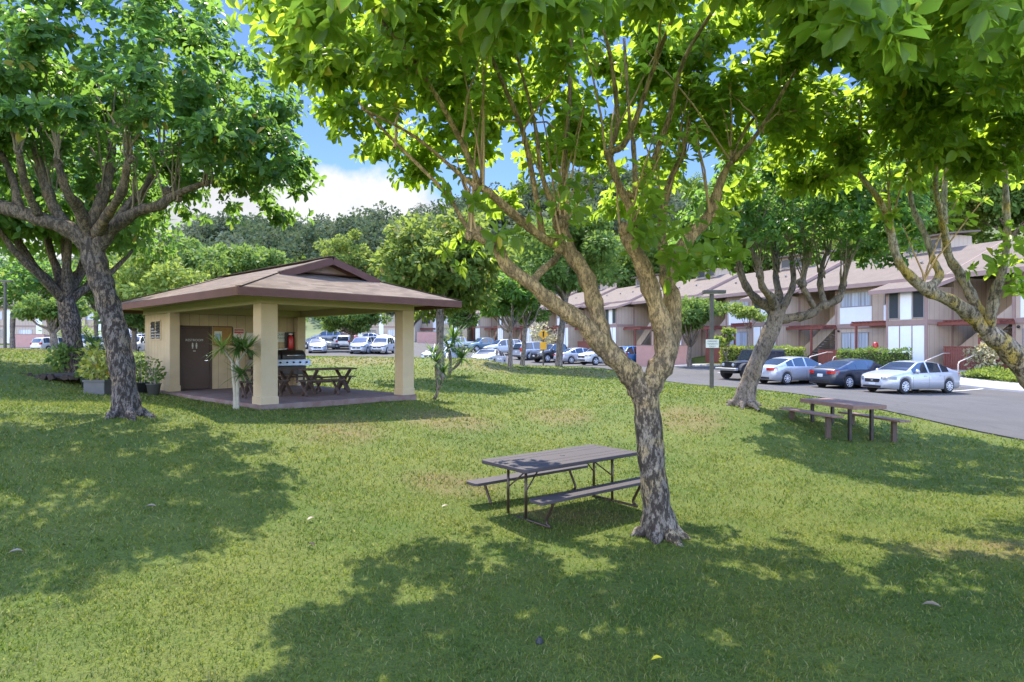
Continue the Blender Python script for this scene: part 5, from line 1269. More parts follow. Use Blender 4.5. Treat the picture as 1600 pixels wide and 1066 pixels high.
SUV = dict(L=4.55, wheels=[-1.32, 1.36], ra=.40, rw_=.36, sill=.27, ws=[.55, 1.15], rw=[-2.22, -1.95], side=[(-.98, -.10), (.0, 1.0), (-1.85, -1.08)], doors=[-1.03, -.05, 1.0], handles=[-.80, .18], mirror=.85, tumble=.27, sm=1,
    top=[(-2.275, .72), (-2.26, 1.05), (-1.95, 1.60), (-1.7, 1.69), (-.6, 1.73), (.1, 1.72), (.55, 1.66), (1.15, 1.16), (1.5, 1.09), (2.0, .98), (2.2, .84), (2.275, .66)],
    belt=[(-2.275, .7), (-2.2, 1.02), (-1.5, 1.08), (.5, 1.03), (1.1, 1.04), (1.9, .94), (2.2, .78), (2.275, .62)],
    plan=[(-2.275, .76), (-2.15, .86), (-1.6, .90), (0, .915), (1.4, .90), (1.9, .84), (2.2, .70), (2.275, .56)], head=(.76, .90, .48, .84), tail=(.88, 1.12, .62, .86), grille=(.62, .80, .42, .36, .50), pz=.80)
VAN = dict(L=4.95, wheels=[-1.45, 1.5], ra=.375, rw_=.34, sill=.23, ws=[.75, 1.65], rw=[-2.42, -2.2], side=[(-.85, .05), (.14, 1.15), (-2.05, -.95)], doors=[-.90, .10, 1.2], handles=[-.05, .30], mirror=1.15, tumble=.24, sm=1,
    top=[(-2.475, .7), (-2.46, 1.02), (-2.2, 1.62), (-1.9, 1.73), (-.5, 1.77), (.3, 1.75), (.75, 1.68), (1.65, 1.12), (2.0, 1.02), (2.3, .90), (2.43, .74), (2.475, .6)],
    belt=[(-2.475, .68), (-2.35, 1.0), (-1.5, 1.05), (.8, 1.0), (1.6, 1.0), (2.1, .92), (2.4, .72), (2.475, .56)],
    plan=[(-2.475, .78), (-2.3, .90), (-1.6, .95), (0, .965), (1.4, .95), (2.0, .88), (2.35, .74), (2.475, .56)], head=(.70, .84, .5, .88), tail=(.86, 1.25, .70, .92), grille=(.55, .72, .42, .30, .42), pz=.75)
PICKUP = dict(L=5.3, wheels=[-1.6, 1.65], ra=.42, rw_=.38, sill=.36, ws=[.75, 1.28], rw=[-.95, -.72], side=[(.0, 1.05), (-.62, -.10)], doors=[-.05, 1.1], handles=[.12], mirror=.98, tumble=.26, sm=1,
    top=[(-2.65, .8), (-2.63, 1.08), (-2.5, 1.10), (-.95, 1.10), (-.72, 1.68), (-.2, 1.74), (.4, 1.73), (.75, 1.66), (1.28, 1.18), (1.7, 1.12), (2.35, 1.02), (2.55, .88), (2.65, .68)],
    belt=[(-2.65, .78), (-2.6, 1.06), (-1, 1.07), (.6, 1.06), (1.3, 1.07), (2.2, .98), (2.55, .82), (2.65, .64)],
    plan=[(-2.65, .86), (-2.5, .90), (0, .91), (1.6, .90), (2.2, .86), (2.5, .76), (2.65, .60)], head=(.80, .95, .52, .84), tail=(.82, 1.04, .74, .89), grille=(.70, .88, .45, .46, .58), pz=.62)
M['bedliner'] = mat('black_truck_bed', (.03, .03, .032), .9)
def place_car(root, label, px, Y_, rot, paint, first=False, dx=0.0, z=None, group='cars parked around the car park'):
    x = (px - 800) / F * Y_ + dx; loc = (x, Y_, (Tz(x, Y_) + .035) if z is None else z)
    if first: root.location = loc; root.rotation_euler = (0, 0, rot); root['label'] = label; root['group'] = group; o = root
    else: o = dup(root, loc, rot, label, group)
    for c in KIDS[o.name]:
        if c.get('paintable'):
            c.material_slots[0].link = 'OBJECT'; c.material_slots[0].material = PAINT[paint]
    # stand it on the slope
    c_, s_ = math.cos(rot), math.sin(rot)
    f = Tz(x + c_ * 1.4, Y_ + s_ * 1.4); b = Tz(x - c_ * 1.4, Y_ - s_ * 1.4); o.rotation_euler = (0, -math.atan2(f - b, 2.8), rot)
    return o
OUT = math.atan2(NRM[1], NRM[0]); IN = OUT + math.pi
sed, _ = make_car(SEDAN, 'sedan_car', 'car', PAINT['silver'])
place_car(sed, 'pale silver four door sedan parked nose out, nearest the lawn', 1421, 30.0, OUT - .01, 'pearl', True)
place_car(sed, 'dark navy sedan with red tail lamps showing, parked nose in', 1336, 33.2, IN + .0, 'navy')
place_car(sed, 'silver sedan parked nose in between the leaning trunk and the navy sedan', 1241, 35.6, IN + .02, 'silver')
place_car(sed, 'silver sedan half hidden behind the straight trunk right of the yellow sign', 905, 60, IN + .1, 'silver')
place_car(sed, 'white low car showing only its roof beyond the lawn crest', 764, 50.5, R(-105), 'white')
place_car(sed, 'pale car partly hidden by the spiky plant right of the pavilion', 690, 53, R(-110), 'white')
place_car(sed, 'grey sedan at the left end of the row seen through the pavilion', 500, 78, R(-20), 'grey')
place_car(sed, 'red car under the broad tree seen through the pavilion', 535, 97, R(185), 'red')
place_car(sed, 'white car on the rise behind the covered car', 578, 100, R(170), 'white')
place_car(sed, 'silver car with the reddish glare by the left pavilion opening', 497, 68, R(-75), 'pearl')
suv, _ = make_car(SUV, 'family_car', 'car', PAINT['white'])
place_car(suv, 'white hatchback nose out, seen just left of the big forked trunk', 940, 56, OUT + .18, 'white', True)
place_car(suv, 'bright blue car seen through the fork of the big tree', 979, 58, OUT + .3, 'blue')
place_car(suv, 'white four by four nose out left of the twin stemmed tree', 786, 72, OUT + .14, 'white')
place_car(suv, 'white estate car at the far left by the leaning pale trunk', 84, 77, R(75), 'white')
place_car(suv, 'silver hatchback seen rear on through the pavilion', 538, 80, R(100), 'silver')
place_car(suv, 'white car facing the lawn between the two middle parked cars in the pavilion opening', 598, 69, R(-94), 'white')
place_car(suv, 'white car facing the lawn between the left trunk and the louvred wall', 212, 63, R(-80), 'white')
place_car(suv, 'silver car in the row behind the one by the louvred wall', 214, 84, R(-100), 'silver')
place_car(suv, 'pale green car behind the spiky plant at left', 152, 72, R(170), 'pearl')
place_car(suv, 'dark car in the far row at the left end of the pavilion opening', 512, 96, R(180), 'grey')
van, _ = make_car(VAN, 'minivan', 'minivan', PAINT['silver'])
place_car(van, 'silver minivan behind the yellow warning sign, tail to the left', 838, 66, IN + .2, 'silver', True)
place_car(van, 'white van facing the lawn in the middle of the pavilion opening', 569, 68, R(-96), 'pearl')
pick, _ = make_car(PICKUP, 'pickup_truck', 'pickup truck', PAINT['white'])
MB().box(-2.52, -1.0, -.74, .74, 1.095, 1.135).build('truck_bed', M['bedliner'], pick)
place_car(pick, 'white extended cab pickup, nose to the left, farthest along the town house row', 716, 87, R(205), 'white', True)
place_car(pick, 'slate blue pickup parked between the white pickup and the white four by four', 758, 79.5, R(212), 'teal')
place_car(pick, 'black pickup behind the straight trunk right of the yellow sign', 868, 62.5, R(215), 'black')
place_car(pick, 'white pickup at the far left behind the planting bed tree', 124, 88, R(20), 'white')

# black boxy off-roader
r = thing('off_road_car', 'black boxy off road car with chunky tyres, nose out behind the leaning trunk', 'off road car', group='cars parked around the car park')
JP = PAINT['black']
b = MB(); b.prism([(-.62, .50), (-.70, .66), (-.70, 1.06), (-.62, 1.10), (.62, 1.10), (.70, 1.06), (.70, .66), (.62, .50)], 'x', -2.0, .62)
b.add([(.62, -.70, .55), (.62, .70, .55), (.62, .70, 1.08), (.62, -.70, 1.08), (1.90, -.56, .62), (1.90, .56, .62), (1.90, .56, 1.02), (1.90, -.56, 1.02), (.62, 0, 1.14), (1.90, 0, 1.07)], [(0, 4, 7, 3), (1, 2, 6, 5), (3, 7, 9, 8), (8, 9, 6, 2), (4, 5, 6, 9, 7), (0, 1, 5, 4)])
bo = b.build('body', JP, r, .03)
b = MB(); b.prism([(-.69, 1.105), (-.62, 1.70), (-.52, 1.78), (.52, 1.78), (.62, 1.70), (.69, 1.105)], 'x', -1.98, .30); b.add([(.30, -.62, 1.72), (.30, .62, 1.72), (.60, .66, 1.11), (.60, -.66, 1.11), (.30, -.66, 1.11), (.30, .66, 1.11)], [(0, 1, 2, 3), (0, 3, 4), (1, 5, 2)]); b.build('hard_top', M['bedliner'], r, .03)
MB().add([(.325, -.56, 1.70), (.325, .56, 1.70), (.60, .60, 1.15), (.60, -.60, 1.15), (.31, -.56, 1.69), (.31, .56, 1.69), (.585, .60, 1.14), (.585, -.60, 1.14)], [(0, 1, 2, 3), (4, 7, 6, 5), (0, 4, 5, 1), (2, 6, 7, 3), (0, 3, 7, 4), (1, 5, 6, 2)]).build('windscreen', M['cabin2'] if 'cabin2' in M else M['cabin'], r)
for s in (1, -1):
    for a, c in ((-.42, .26), (-1.15, -.52), (-1.88, -1.25)):
        q = MB(); q.add([(a, s * .693, 1.16), (c, s * .693, 1.16), (c, s * .637, 1.62), (a, s * .637, 1.62)], [(0, 1, 2, 3)]); q.build('side_window', M['cabin'], r)
    for x in (-1.35, 1.30):
        q = MB(); pr = [(x + .56 * math.cos(t), .48 + .50 * math.sin(t)) for t in np.linspace(.15, math.pi - .15, 9)]; pr += [(x + .47 * math.cos(t), .48 + .42 * math.sin(t)) for t in np.linspace(math.pi - .15, .15, 9)]
        q.prism(pr, 'y', s * .56, s * .93); q.build('fender', M['bedliner'], r)
        wheel(r, x, s * .80, .42, .42, s, .27, 5)
    q = MB(); q.lathe([(.0, 0), (.10, 0), (.10, .04), (.0, .045)], (1.90, s * .40, .86), 14, 'x'); q.build('headlight', M['lamp'], r)
    MB().box(.34, .46, s * .78 - .10, s * .78 + .10, 1.16, 1.34).build('mirror', JP, r, .02)
    MB().box(-.62, .62, s * .72 - .04, s * .72 + .04, .46, .52).build('side_step', M['black'], r)
    MB().box(-2.04, -1.99, s * .62 - .06, s * .62 + .06, .72, .98).build('taillight', M['redlens'], r)
g = MB()
for i in range(7): g.box(1.895, 1.915, -.27 + i * .085, -.235 + i * .085, .70, 1.0)
g.build('grille', M['ink'], r)
MB().box(1.95, 2.18, -.85, .85, .52, .68).build('front_bumper', M['steel'], r, .03); MB().box(-2.2, -1.99, -.82, .82, .5, .64).build('rear_bumper', M['bedliner'], r, .03)
MB().box(-1.9, 1.9, -.5, .5, .36, .54).build('underbody', M['black'], r)
sp = MB(); sp.lathe([(.24, -2.29), (.38, -2.29), (.41, -2.22), (.41, -2.1), (.38, -2.03), (.2, -2.03)], (0, 0, .98), 24, 'x'); sp.build('spare_wheel', M['black'], r)
x = (1176 - 800) / F * 38.8; r.location = (x, 38.8, Tz(x, 38.8) + .035); r.rotation_euler = (0, 0, OUT + .05)

# car under a silver cover, and a scooter by the pavilion's right column
x, y, z = gt(600, 93)
b = MB(); prof = [(-2.3, .1), (-2.2, .8), (-1.5, 1.02), (-.7, 1.42), (.3, 1.45), (1.1, 1.02), (2.0, .85), (2.3, .1)]; n = 9
vs = []; 
for (px_, h) in [(-2.32, .08), (-2.22, .75), (-1.55, 1.0), (-.8, 1.38), (-.2, 1.46), (.4, 1.42), (1.15, 1.02), (2.0, .86), (2.28, .55), (2.34, .08)]:
    for i in range(n):
        a = math.pi * i / (n - 1); ww = .95 * (abs(math.cos(a)) ** .5) * (1 if math.cos(a) >= 0 else -1); vs.append((px_, ww + .02 * math.sin(px_ * 9 + i), .05 + (h - .05) * math.sin(a) ** .6 if math.sin(a) > 0 else .05))
b.add(vs, [(k * n + i, k * n + i + 1, (k + 1) * n + i + 1, (k + 1) * n + i) for k in range(9) for i in range(n - 1)], True)
o = b.build('covered_car', M['tarp'], None, 0, (x, y, z + .03)); o.rotation_euler = (0, 0, R(172))
tag(o, 'car under a pale silver cover on the rise behind the pavilion', 'covered car')
x, y, z = gt(628, 60)
r = thing('motor_scooter', 'small white scooter parked beside the right pavilion column opening', 'scooter', (x, y, z + .03), R(-60))
for xx in (-.55, .6):
    q = MB(); q.lathe([(.13, -.06), (.22, -.06), (.25, 0), (.22, .06), (.13, .06)], (xx, 0, .25), 18, 'y'); q.build('wheel', M['black'], r)
MB().prism([(-.8, .45), (-.75, .78), (-.1, .78), (.0, .35), (.35, .33), (.52, .95), (.62, .95), (.68, .42), (.45, .28), (-.3, .26)], 'y', -.16, .16).build('body', PAINT['white'], r, .04)
MB().box(-.72, -.05, -.14, .14, .785, .86).build('seat', M['black'], r, .03)
q = MB(); q.tube([(.5, -.34, 1.08), (.56, 0, 1.02), (.5, .34, 1.08)], [.02] * 3, 8); q.build('handlebar', M['black'], r)
# ================================================================ trees
def bez(p0, p1, p2, p3, n):
    t = np.linspace(0, 1, n)[:, None]
    return (1 - t) ** 3 * p0 + 3 * (1 - t) ** 2 * t * p1 + 3 * (1 - t) * t * t * p2 + t ** 3 * p3

def whorl_leaves(wp, wa, per, L, asp, rg, droop=0.35):
    """rosettes of leaves round twig ends"""
    n = len(wp); k = per; idx = np.repeat(np.arange(n), k)
    a = wa[idx]; ph = rg.uniform(0, 2 * np.pi, n)[idx] + np.tile(np.arange(k) * 2.4, n) + rg.normal(size=n * k) * .25
    ref = np.where(np.abs(a[:, 2:3]) > .9, np.array([[1., 0, 0]]), np.array([[0, 0, 1.]]))
    e1 = np.cross(a, ref); e1 /= np.linalg.norm(e1, axis=1)[:, None]; e2 = np.cross(a, e1)
    rad = np.cos(ph)[:, None] * e1 + np.sin(ph)[:, None] * e2
    up = rg.uniform(.05, .9, n * k)[:, None]
    d = rad + a * up - np.array([0, 0, 1.]) * rg.uniform(0, 2 * droop, n * k)[:, None]
    pos = wp[idx] + rad * L * .10 - a * (rg.random(n * k) * L * .9)[:, None]
    nrm = a * 1.0 - rad * 0.3 + rg.normal(size=(n * k, 3)) * .35 + np.array([0, 0, .3])
    s = L * rg.uniform(.5, 1.3, n * k)
    return pos, d, nrm, s, s * asp * rg.uniform(.85, 1.15, n * k)

def big_tree(name, label, group, base, limbs, tips, env, shoots, wpers, leafL, leafper, mleaf, mtrunk, mlimb, mshoot, seed, zlow, asp=0.5, spread=.35,
             shoot_r=.018, tstart=.35, twig=True, sides=12, up=0.55, extra=(), lowtargets=0.0, droop=0.35, sub=4, hole=None, bare=3, rscale=1.0):
    """limbs: list of (pts, radii, kind); tips: points shoots start from; env: (centre, radii)"""
    rg = np.random.default_rng(seed)
    root = thing(name, label, 'tree', base, 0, group); b0 = np.array(base)
    tr = MB(); lm = MB()
    for i, (pts, rad, kind) in enumerate(limbs):
        p = np.array(pts) - b0; rad = [q * rscale for q in rad]
        (tr if kind == 't' else lm).tube(p, rad, sides, sub=sub, wob=.11 if kind == 't' else .17, seed=seed * 31 + i)
    r0_ = limbs[0][1][1] * rscale; c0_ = np.array(limbs[0][0][1]) - b0; c0_[2] = 0
    for q in range(6):                                # buttress roots
        a = q * 1.047 + rg.uniform(-.3, .3); dx, dy = math.cos(a), math.sin(a); ln = r0_ * rg.uniform(1.5, 2.3)
        tr.tube([c0_ + np.array([dx * r0_ * .35, dy * r0_ * .35, r0_ * 1.9]), c0_ + np.array([dx * r0_ * .75, dy * r0_ * .75, r0_ * .75]), c0_ + np.array([dx * ln * .75, dy * ln * .75, .10]), c0_ + np.array([dx * ln * 1.15, dy * ln * 1.15, -.03])], [r0_ * .35, r0_ * .42, r0_ * .30, r0_ * .14], 8, cap=False, sub=3, wob=.2, seed=q)
    tr.build('trunk', mtrunk, root)
    # knobbly swellings where the limbs were pollarded
    for t in tips:
        if len(t) > 3 and t[3] > 0:
            r = t[3] * .72; c = np.array(t[:3]) - b0
            for q in range(3):
                cc_ = c + rg.normal(size=3) * r * .45; pr = []
                for h in np.linspace(-1, 1, 7): pr.append((max(.02, math.sqrt(max(0, 1 - h * h))) * r * rg.uniform(.75, 1.05), h * r * 1.1))
                lm.lathe(pr, cc_, 9)
    lm.build('limbs', mlimb, root)
    c, Rr = np.array(env[0]), np.array(env[1])
    tp = np.array([t[:3] for t in tips])
    sh = MB(); wp = []; wa = []
    for t in tips:                                   # thin upright water shoots off every knob
        if t[3] <= 0: continue
        for q in range(bare):
            p0 = np.array(t[:3]) + rg.normal(size=3) * t[3] * .5; ln = rg.uniform(.9, 1.9); le = rg.normal(size=2) * .28
            P = np.array([p0 + np.array([le[0] * ln * f ** 1.3, le[1] * ln * f ** 1.3, ln * f]) for f in np.linspace(0, 1, 5)]) + rg.normal(size=(5, 3)) * .012
            sh.tube(P - b0, np.linspace(shoot_r * .95, shoot_r * .4, 5), 6, cap=False)
            for f in (3, 4): wp.append(P[f]); wa.append(np.array([le[0], le[1], 1.]) / np.linalg.norm([le[0], le[1], 1.]))
    tg = []; guard = 0
    while len(tg) < shoots and guard < shoots * 40:
        guard += 1
        rr_ = ((guard * 0.754877666 + .3) % 1 * .94 + .06) ** .5; an = 2 * np.pi * ((guard * 0.569840291 + .1) % 1)
        zt = c[2] + Rr[2] * (1 - rr_ ** 3) ** .5 * (1 + .08 * math.sin(an * 5))
        if zt < zlow: continue
        tgt = np.array([c[0] + Rr[0] * rr_ * math.cos(an), c[1] + Rr[1] * rr_ * math.sin(an), rg.uniform(zlow, zt)])
        if tgt[2] < zlow + (rg.random() * .8): continue
        if hole is not None and hole(tgt): continue
        tg.append(tgt)
    tg.sort(key=lambda t: float(np.min(np.linalg.norm(tp - t, axis=1))))      # shoots grow outwards, later ones branch off earlier ones
    tr_ = np.full(len(tp), shoot_r * 1.9); pd = [None] * len(tp); used = np.zeros(len(tp))
    for tgt in tg:
        dist = np.linalg.norm((tp - tgt) * np.array([1, 1, .6]), axis=1) + used * .22
        j = int(np.argmin(dist)); used[j] += 1
        p0 = tp[j] + (rg.normal(size=3) * .05 if pd[j] is None else 0); ln = np.linalg.norm(tgt - p0)
        p1 = p0 + np.array([0, 0, 1.]) * ln * up * .6 + (tgt - p0) * .12; p2 = tgt - (tgt - c) / np.linalg.norm(tgt - c) * ln * .25 - np.array([0, 0, .05]) * ln
        if tgt[2] < p0[2] + .3: p1 = p0 + (tgt - p0) * .4 + np.array([0, 0, .25]) * ln
        P = bez(p0, p1, p2, tgt, 9) + np.vstack([np.zeros(3), rg.normal(size=(8, 3)) * .018])
        if pd[j] is not None: P = bez(p0, p0 + pd[j] * ln * .35, p2, tgt, 9)
        r0 = min(tr_[j] * .8, shoot_r * rg.uniform(.7, 1.3) * (0.6 + .25 * ln))
        for q_ in (3, 6):
            tp = np.vstack([tp, P[q_]]); tr_ = np.append(tr_, r0 * (1 - .75 * q_ / 8)); dd = P[q_ + 1] - P[q_]; pd.append(dd / np.linalg.norm(dd)); used = np.append(used, 0.6)
        sh.tube(P - b0, np.linspace(r0, r0 * .25, 9), 6, cap=False)
        m = max(4, int(wpers * rg.uniform(.7, 1.2) * (0.72 + .2 * ln)))
        for t in rg.uniform(tstart, 1.0, m):
            f = t * 8; i = min(int(f), 7); q = P[i] * (1 - (f - i)) + P[i + 1] * (f - i)
            ax = (P[i + 1] - P[i]); ax /= np.linalg.norm(ax)
            off = rand_unit(1, rg)[0] * spread * rg.uniform(.3, 1.3) * (.5 + .6 * t); off[2] = abs(off[2]) * .7 - .05
            w = q + off
            if hole is not None and hole(w): continue
            if twig: sh.tube(np.array([q, q + off * .5 + np.array([0, 0, -.02]), w]) - b0, [r0 * .35, r0 * .28, r0 * .2], 4, cap=False)
            wp.append(w); a = off / (np.linalg.norm(off) + 1e-6) + ax * .6 + np.array([0, 0, .35]); wa.append(a / np.linalg.norm(a))
        wp.append(tgt); wa.append((P[-1] - P[-2]) / np.linalg.norm(P[-1] - P[-2]))
    for w in extra:
        wp.append(np.array(w)); a = rand_unit(1, rg)[0]; a[2] = abs(a[2]); wa.append(a)
    sh.build('shoots', mshoot, root)
    pos, d, nn, s, wd = whorl_leaves(np.array(wp), np.array(wa), leafper, leafL, asp, rg, droop)
    leaf_mesh('crown', pos - b0, d, nn, s, wd, mleaf, root)
    print(name, 'leaves', len(pos))
    return root

RS = [1.0]
def pixl(pts, base_r=None):
    return [W(*p) for p in pts]

# ---- the big tree beside the grey picnic table
Y = 8.5
b = (2.0, 8.5, Tz(2.0, 8.5) - .06)
trunk = [(1034, 846, Y), (1030, 826, Y), (1024, 770, Y), (1016, 700, Y), (1011, 640, Y), (1006, 607, Y)]
L1 = [(1006, 612, Y), (985, 585, 8.45), (955, 553, 8.4), (930, 528, 8.35), (911, 505, 8.3), (862, 472, 8.2), (829, 443, 8.1), (791, 415, 8.0), (775, 386, 7.95), (738, 366, 7.9)]
L2 = [(950, 553, 8.4), (938, 512, 8.45), (925, 460, 8.5), (911, 423, 8.5), (886, 388, 8.55), (876, 345, 8.55)]
L2b = [(884, 388, 8.55), (849, 372, 8.4), (806, 338, 8.2), (770, 306, 8.0), (750, 291, 7.9)]
L3 = [(1008, 612, Y), (1022, 590, 8.5), (1039, 555, 8.5), (1033, 505, 8.45), (1016, 450, 8.4), (1002, 410, 8.35), (978, 366, 8.3)]
L3b = [(1000, 408, 8.35), (990, 340, 8.3), (977, 310, 8.3), (961, 274, 8.2), (950, 240, 8.2)]
L4 = [(1030, 585, 8.55), (1046, 540, 8.75), (1051, 468, 8.85), (1043, 431, 8.9), (1076, 373, 9.0), (1109, 336, 9.0), (1126, 283, 9.0), (1142, 254, 9.0)]
L5 = [(1043, 440, 8.9), (1036, 390, 9.3), (1035, 340, 9.5), (1047, 283, 9.6), (1068, 241, 9.6)]
L6 = [(829, 443, 8.1), (850, 420, 8.5), (868, 405, 9.0), (880, 380, 9.4)]
limbs = [(pixl(trunk), [.285, .245, .20, .185, .19, .20], 't'), (pixl(L1), [.19, .165, .15, .135, .12, .105, .095, .085, .075, .06], 'l'),
         (pixl(L2), [.13, .125, .115, .115, .12, .085], 'l'), (pixl(L2b), [.08, .065, .058, .055, .06], 'l'),
         (pixl(L3), [.20, .175, .15, .14, .12, .12, .10], 'l'), (pixl(L3b), [.085, .06, .055, .05, .045], 'l'),
         (pixl(L4), [.14, .145, .125, .115, .105, .085, .06, .05], 'l'), (pixl(L5), [.085, .075, .07, .05, .045], 'l'), (pixl(L6), [.06, .055, .05, .05], 'l')]
def shoot(px, r0, r1): return (pixl(px), list(np.linspace(r0, r1, len(px))), 'l')
limbs += [shoot([(849, 376, 8.5), (822, 225, 8.2), (790, 140, 8.0), (740, 30, 7.6)], .045, .018),
          shoot([(878, 335, 8.55), (884, 225, 8.7), (892, 110, 8.8), (890, -30, 8.9)], .045, .02),
          shoot([(870, 340, 8.55), (846, 270, 8.3), (835, 190, 8.2), (800, 60, 8.0)], .04, .018),
          shoot([(750, 293, 7.9), (720, 220, 7.6), (658, 112, 7.1), (582, 15, 6.6)], .042, .018),
          shoot([(747, 291, 7.9), (733, 285, 7.9), (650, 215, 7.6), (564, 169, 7.2)], .036, .014),
          shoot([(738, 366, 7.9), (720, 340, 7.8), (695, 300, 7.7), (620, 225, 7.5), (560, 160, 7.2)], .036, .014),
          shoot([(735, 366, 7.9), (715, 330, 8.0), (700, 290, 8.1)], .026, .014), shoot([(742, 362, 7.9), (735, 320, 8.1), (715, 262, 8.3)], .026, .014),
          shoot([(950, 242, 8.2), (965, 190, 8.2), (954, 90, 8.1), (940, 40, 8.0)], .04, .018), shoot([(952, 240, 8.2), (982, 215, 8.1), (1025, 95, 7.8), (1066, -10, 7.5)], .046, .022),
          shoot([(978, 300, 8.3), (992, 304, 8.3), (990, 230, 8.4), (984, 190, 8.5), (975, 60, 8.6)], .045, .02),
          shoot([(1000, 300, 8.4), (1044, 190, 8.2), (1068, 95, 8.0), (1128, -5, 7.7)], .045, .02),
          shoot([(1142, 254, 9.0), (1184, 208, 8.8), (1244, 109, 8.3)], .045, .018), shoot([(1138, 256, 9.0), (1170, 195, 9.2), (1225, 135, 9.2)], .035, .016),
          shoot([(1068, 241, 9.6), (1080, 170, 9.7), (1100, 60, 9.8)], .04, .018)]
tips = [(*W(876, 345, 8.55), .15), (*W(870, 380, 8.5), .13), (*W(750, 291, 7.9), .09), (*W(738, 366, 7.9), .09), (*W(978, 362, 8.3), .13), (*W(950, 240, 8.2), .06), (*W(1142, 254, 9.0), .06),
        (*W(1068, 241, 9.6), .06), (*W(1109, 336, 9.0), .10), (*W(880, 380, 9.4), .09), (*W(1035, 340, 9.5), .10), (*W(822, 225, 8.2), 0), (*W(658, 112, 7.1), 0), (*W(1025, 95, 7.8), 0),
        (*W(1068, 95, 8.0), 0), (*W(1184, 208, 8.8), 0), (*W(720, 220, 7.6), 0), (*W(884, 225, 8.7), 0), (*W(1100, 60, 9.8), 0), (*W(620, 225, 7.5), 0)]
def main_hole(p):     # the open underside of this crown
    x, y, z = p
    r = math.hypot((x - 1.6) / 5.2, (y - 8.3) / 3.9)
    return z < 6.15 - 1.35 * r * r + 0.25 * math.sin(x * 3 + y * 2) or (x < -.2 and z < 3.95 - .64 * (x + .2) + .15 * math.sin(x * 5 + y * 3))
extra = []
for (px, py, Y_, n, r) in ((1035, 370, 8.0, 8, .36), (1065, 415, 7.8, 10, .40), (1120, 360, 8.1, 8, .4), (1010, 300, 8.0, 7, .4), (860, 330, 8.0, 6, .4), (1000, 345, 7.9, 3, .2), (785, 370, 7.7, 4, .2), (1075, 400, 7.9, 4, .25), (720, 310, 7.7, 4, .3), (1110, 400, 8.0, 3, .2), (742, 378, 10.8, 9, .55)):
    for _ in range(n): extra.append(np.array(W(px, py, Y_)) + RNG.normal(size=3) * r * .5)
big_tree('shade_tree', 'largest spreading tree with a mottled forked trunk beside the grey picnic table', 'broadleaf trees around the lawn', b, limbs, tips,
         ((1.85, 8.2, 5.1), (5.1, 3.9, 3.9)), 560, 15, .18, 8, M['leaf_a'], M['bark'], M['bark'], M['shoot'], 3, 4.0, .5, .42, extra=extra, hole=main_hole, rscale=.93)

# ---- the tree left of the pavilion
b = (-7.1, 12.0, Tz(-7.1, 12) - .08)
trunk = [(200, 660, 12), (198, 640, 12), (191, 577, 12), (180, 515, 12), (166, 464, 12), (152, 422, 12), (140, 378, 12)]
limbs = [(pixl(trunk), [.34, .265, .235, .225, .22, .215, .225], 't'),
         (pixl([(145, 385, 12), (107, 359, 11.8), (62, 342, 11.6), (0, 322, 11.4), (-50, 300, 11.2)]), [.19, .16, .135, .12, .10], 'l'),
         (pixl([(110, 362, 11.8), (85, 325, 11.9), (74, 297, 12), (54, 231, 12)]), [.12, .11, .10, .06], 'l'),
         (pixl([(140, 380, 12), (142, 351, 12.2), (165, 297, 12.4), (177, 231, 12.5)]), [.17, .12, .10, .07], 'l'),
         (pixl([(140, 375, 12), (125, 330, 11.6), (105, 300, 11.2), (90, 255, 11.0)]), [.14, .11, .09, .06], 'l'),
         (pixl([(148, 395, 12), (173, 359, 11.9), (215, 330, 11.8), (248, 322, 11.7), (272, 305, 11.7), (322, 285, 11.6)]), [.17, .13, .11, .095, .08, .05], 'l'),
         (pixl([(180, 355, 11.9), (200, 320, 12.3), (230, 290, 12.7), (250, 240, 13)]), [.10, .085, .075, .05], 'l'),
         (pixl([(150, 370, 12), (165, 340, 11.4), (190, 300, 10.9), (200, 250, 10.6)]), [.12, .09, .08, .05], 'l'),
         (pixl([(30, 330, 11.5), (20, 280, 11.7), (0, 235, 11.8)]), [.085, .07, .05], 'l'), (pixl([(62, 342, 11.6), (40, 290, 11.1), (30, 240, 10.8)]), [.085, .07, .05], 'l')]
tips = [(*W(54, 231, 12), .08), (*W(74, 297, 12), .11), (*W(177, 231, 12.5), .08), (*W(90, 255, 11), .08), (*W(165, 297, 12.4), .12), (*W(272, 305, 11.7), .12), (*W(322, 285, 11.6), .07), (*W(250, 240, 13), .07),
        (*W(200, 250, 10.6), .07), (*W(0, 235, 11.8), .07), (*W(30, 240, 10.8), .07), (*W(-50, 300, 11.2), .10), (*W(215, 325, 11.8), .10)]
def left_hole(p):
    x, y, z = p
    r = math.hypot((x + 7.4) / 4.0, (y - 11.6) / 3.3)
    return z < 6.3 - 1.4 * r * r + 0.2 * math.sin(x * 3)
big_tree('shade_tree', 'thick leaning dark scaly trunk left of the pavilion with a dense crown', 'broadleaf trees around the lawn', b, limbs, tips,
         ((-7.5, 11.9, 5.5), (3.75, 2.85, 3.9)), 310, 14, .165, 8, M['leaf_b'], M['bark_left'], M['bark_left'], M['shoot_dark'], 4, 4.6, .5, .40, up=.6, hole=left_hole, bare=6, rscale=.93)

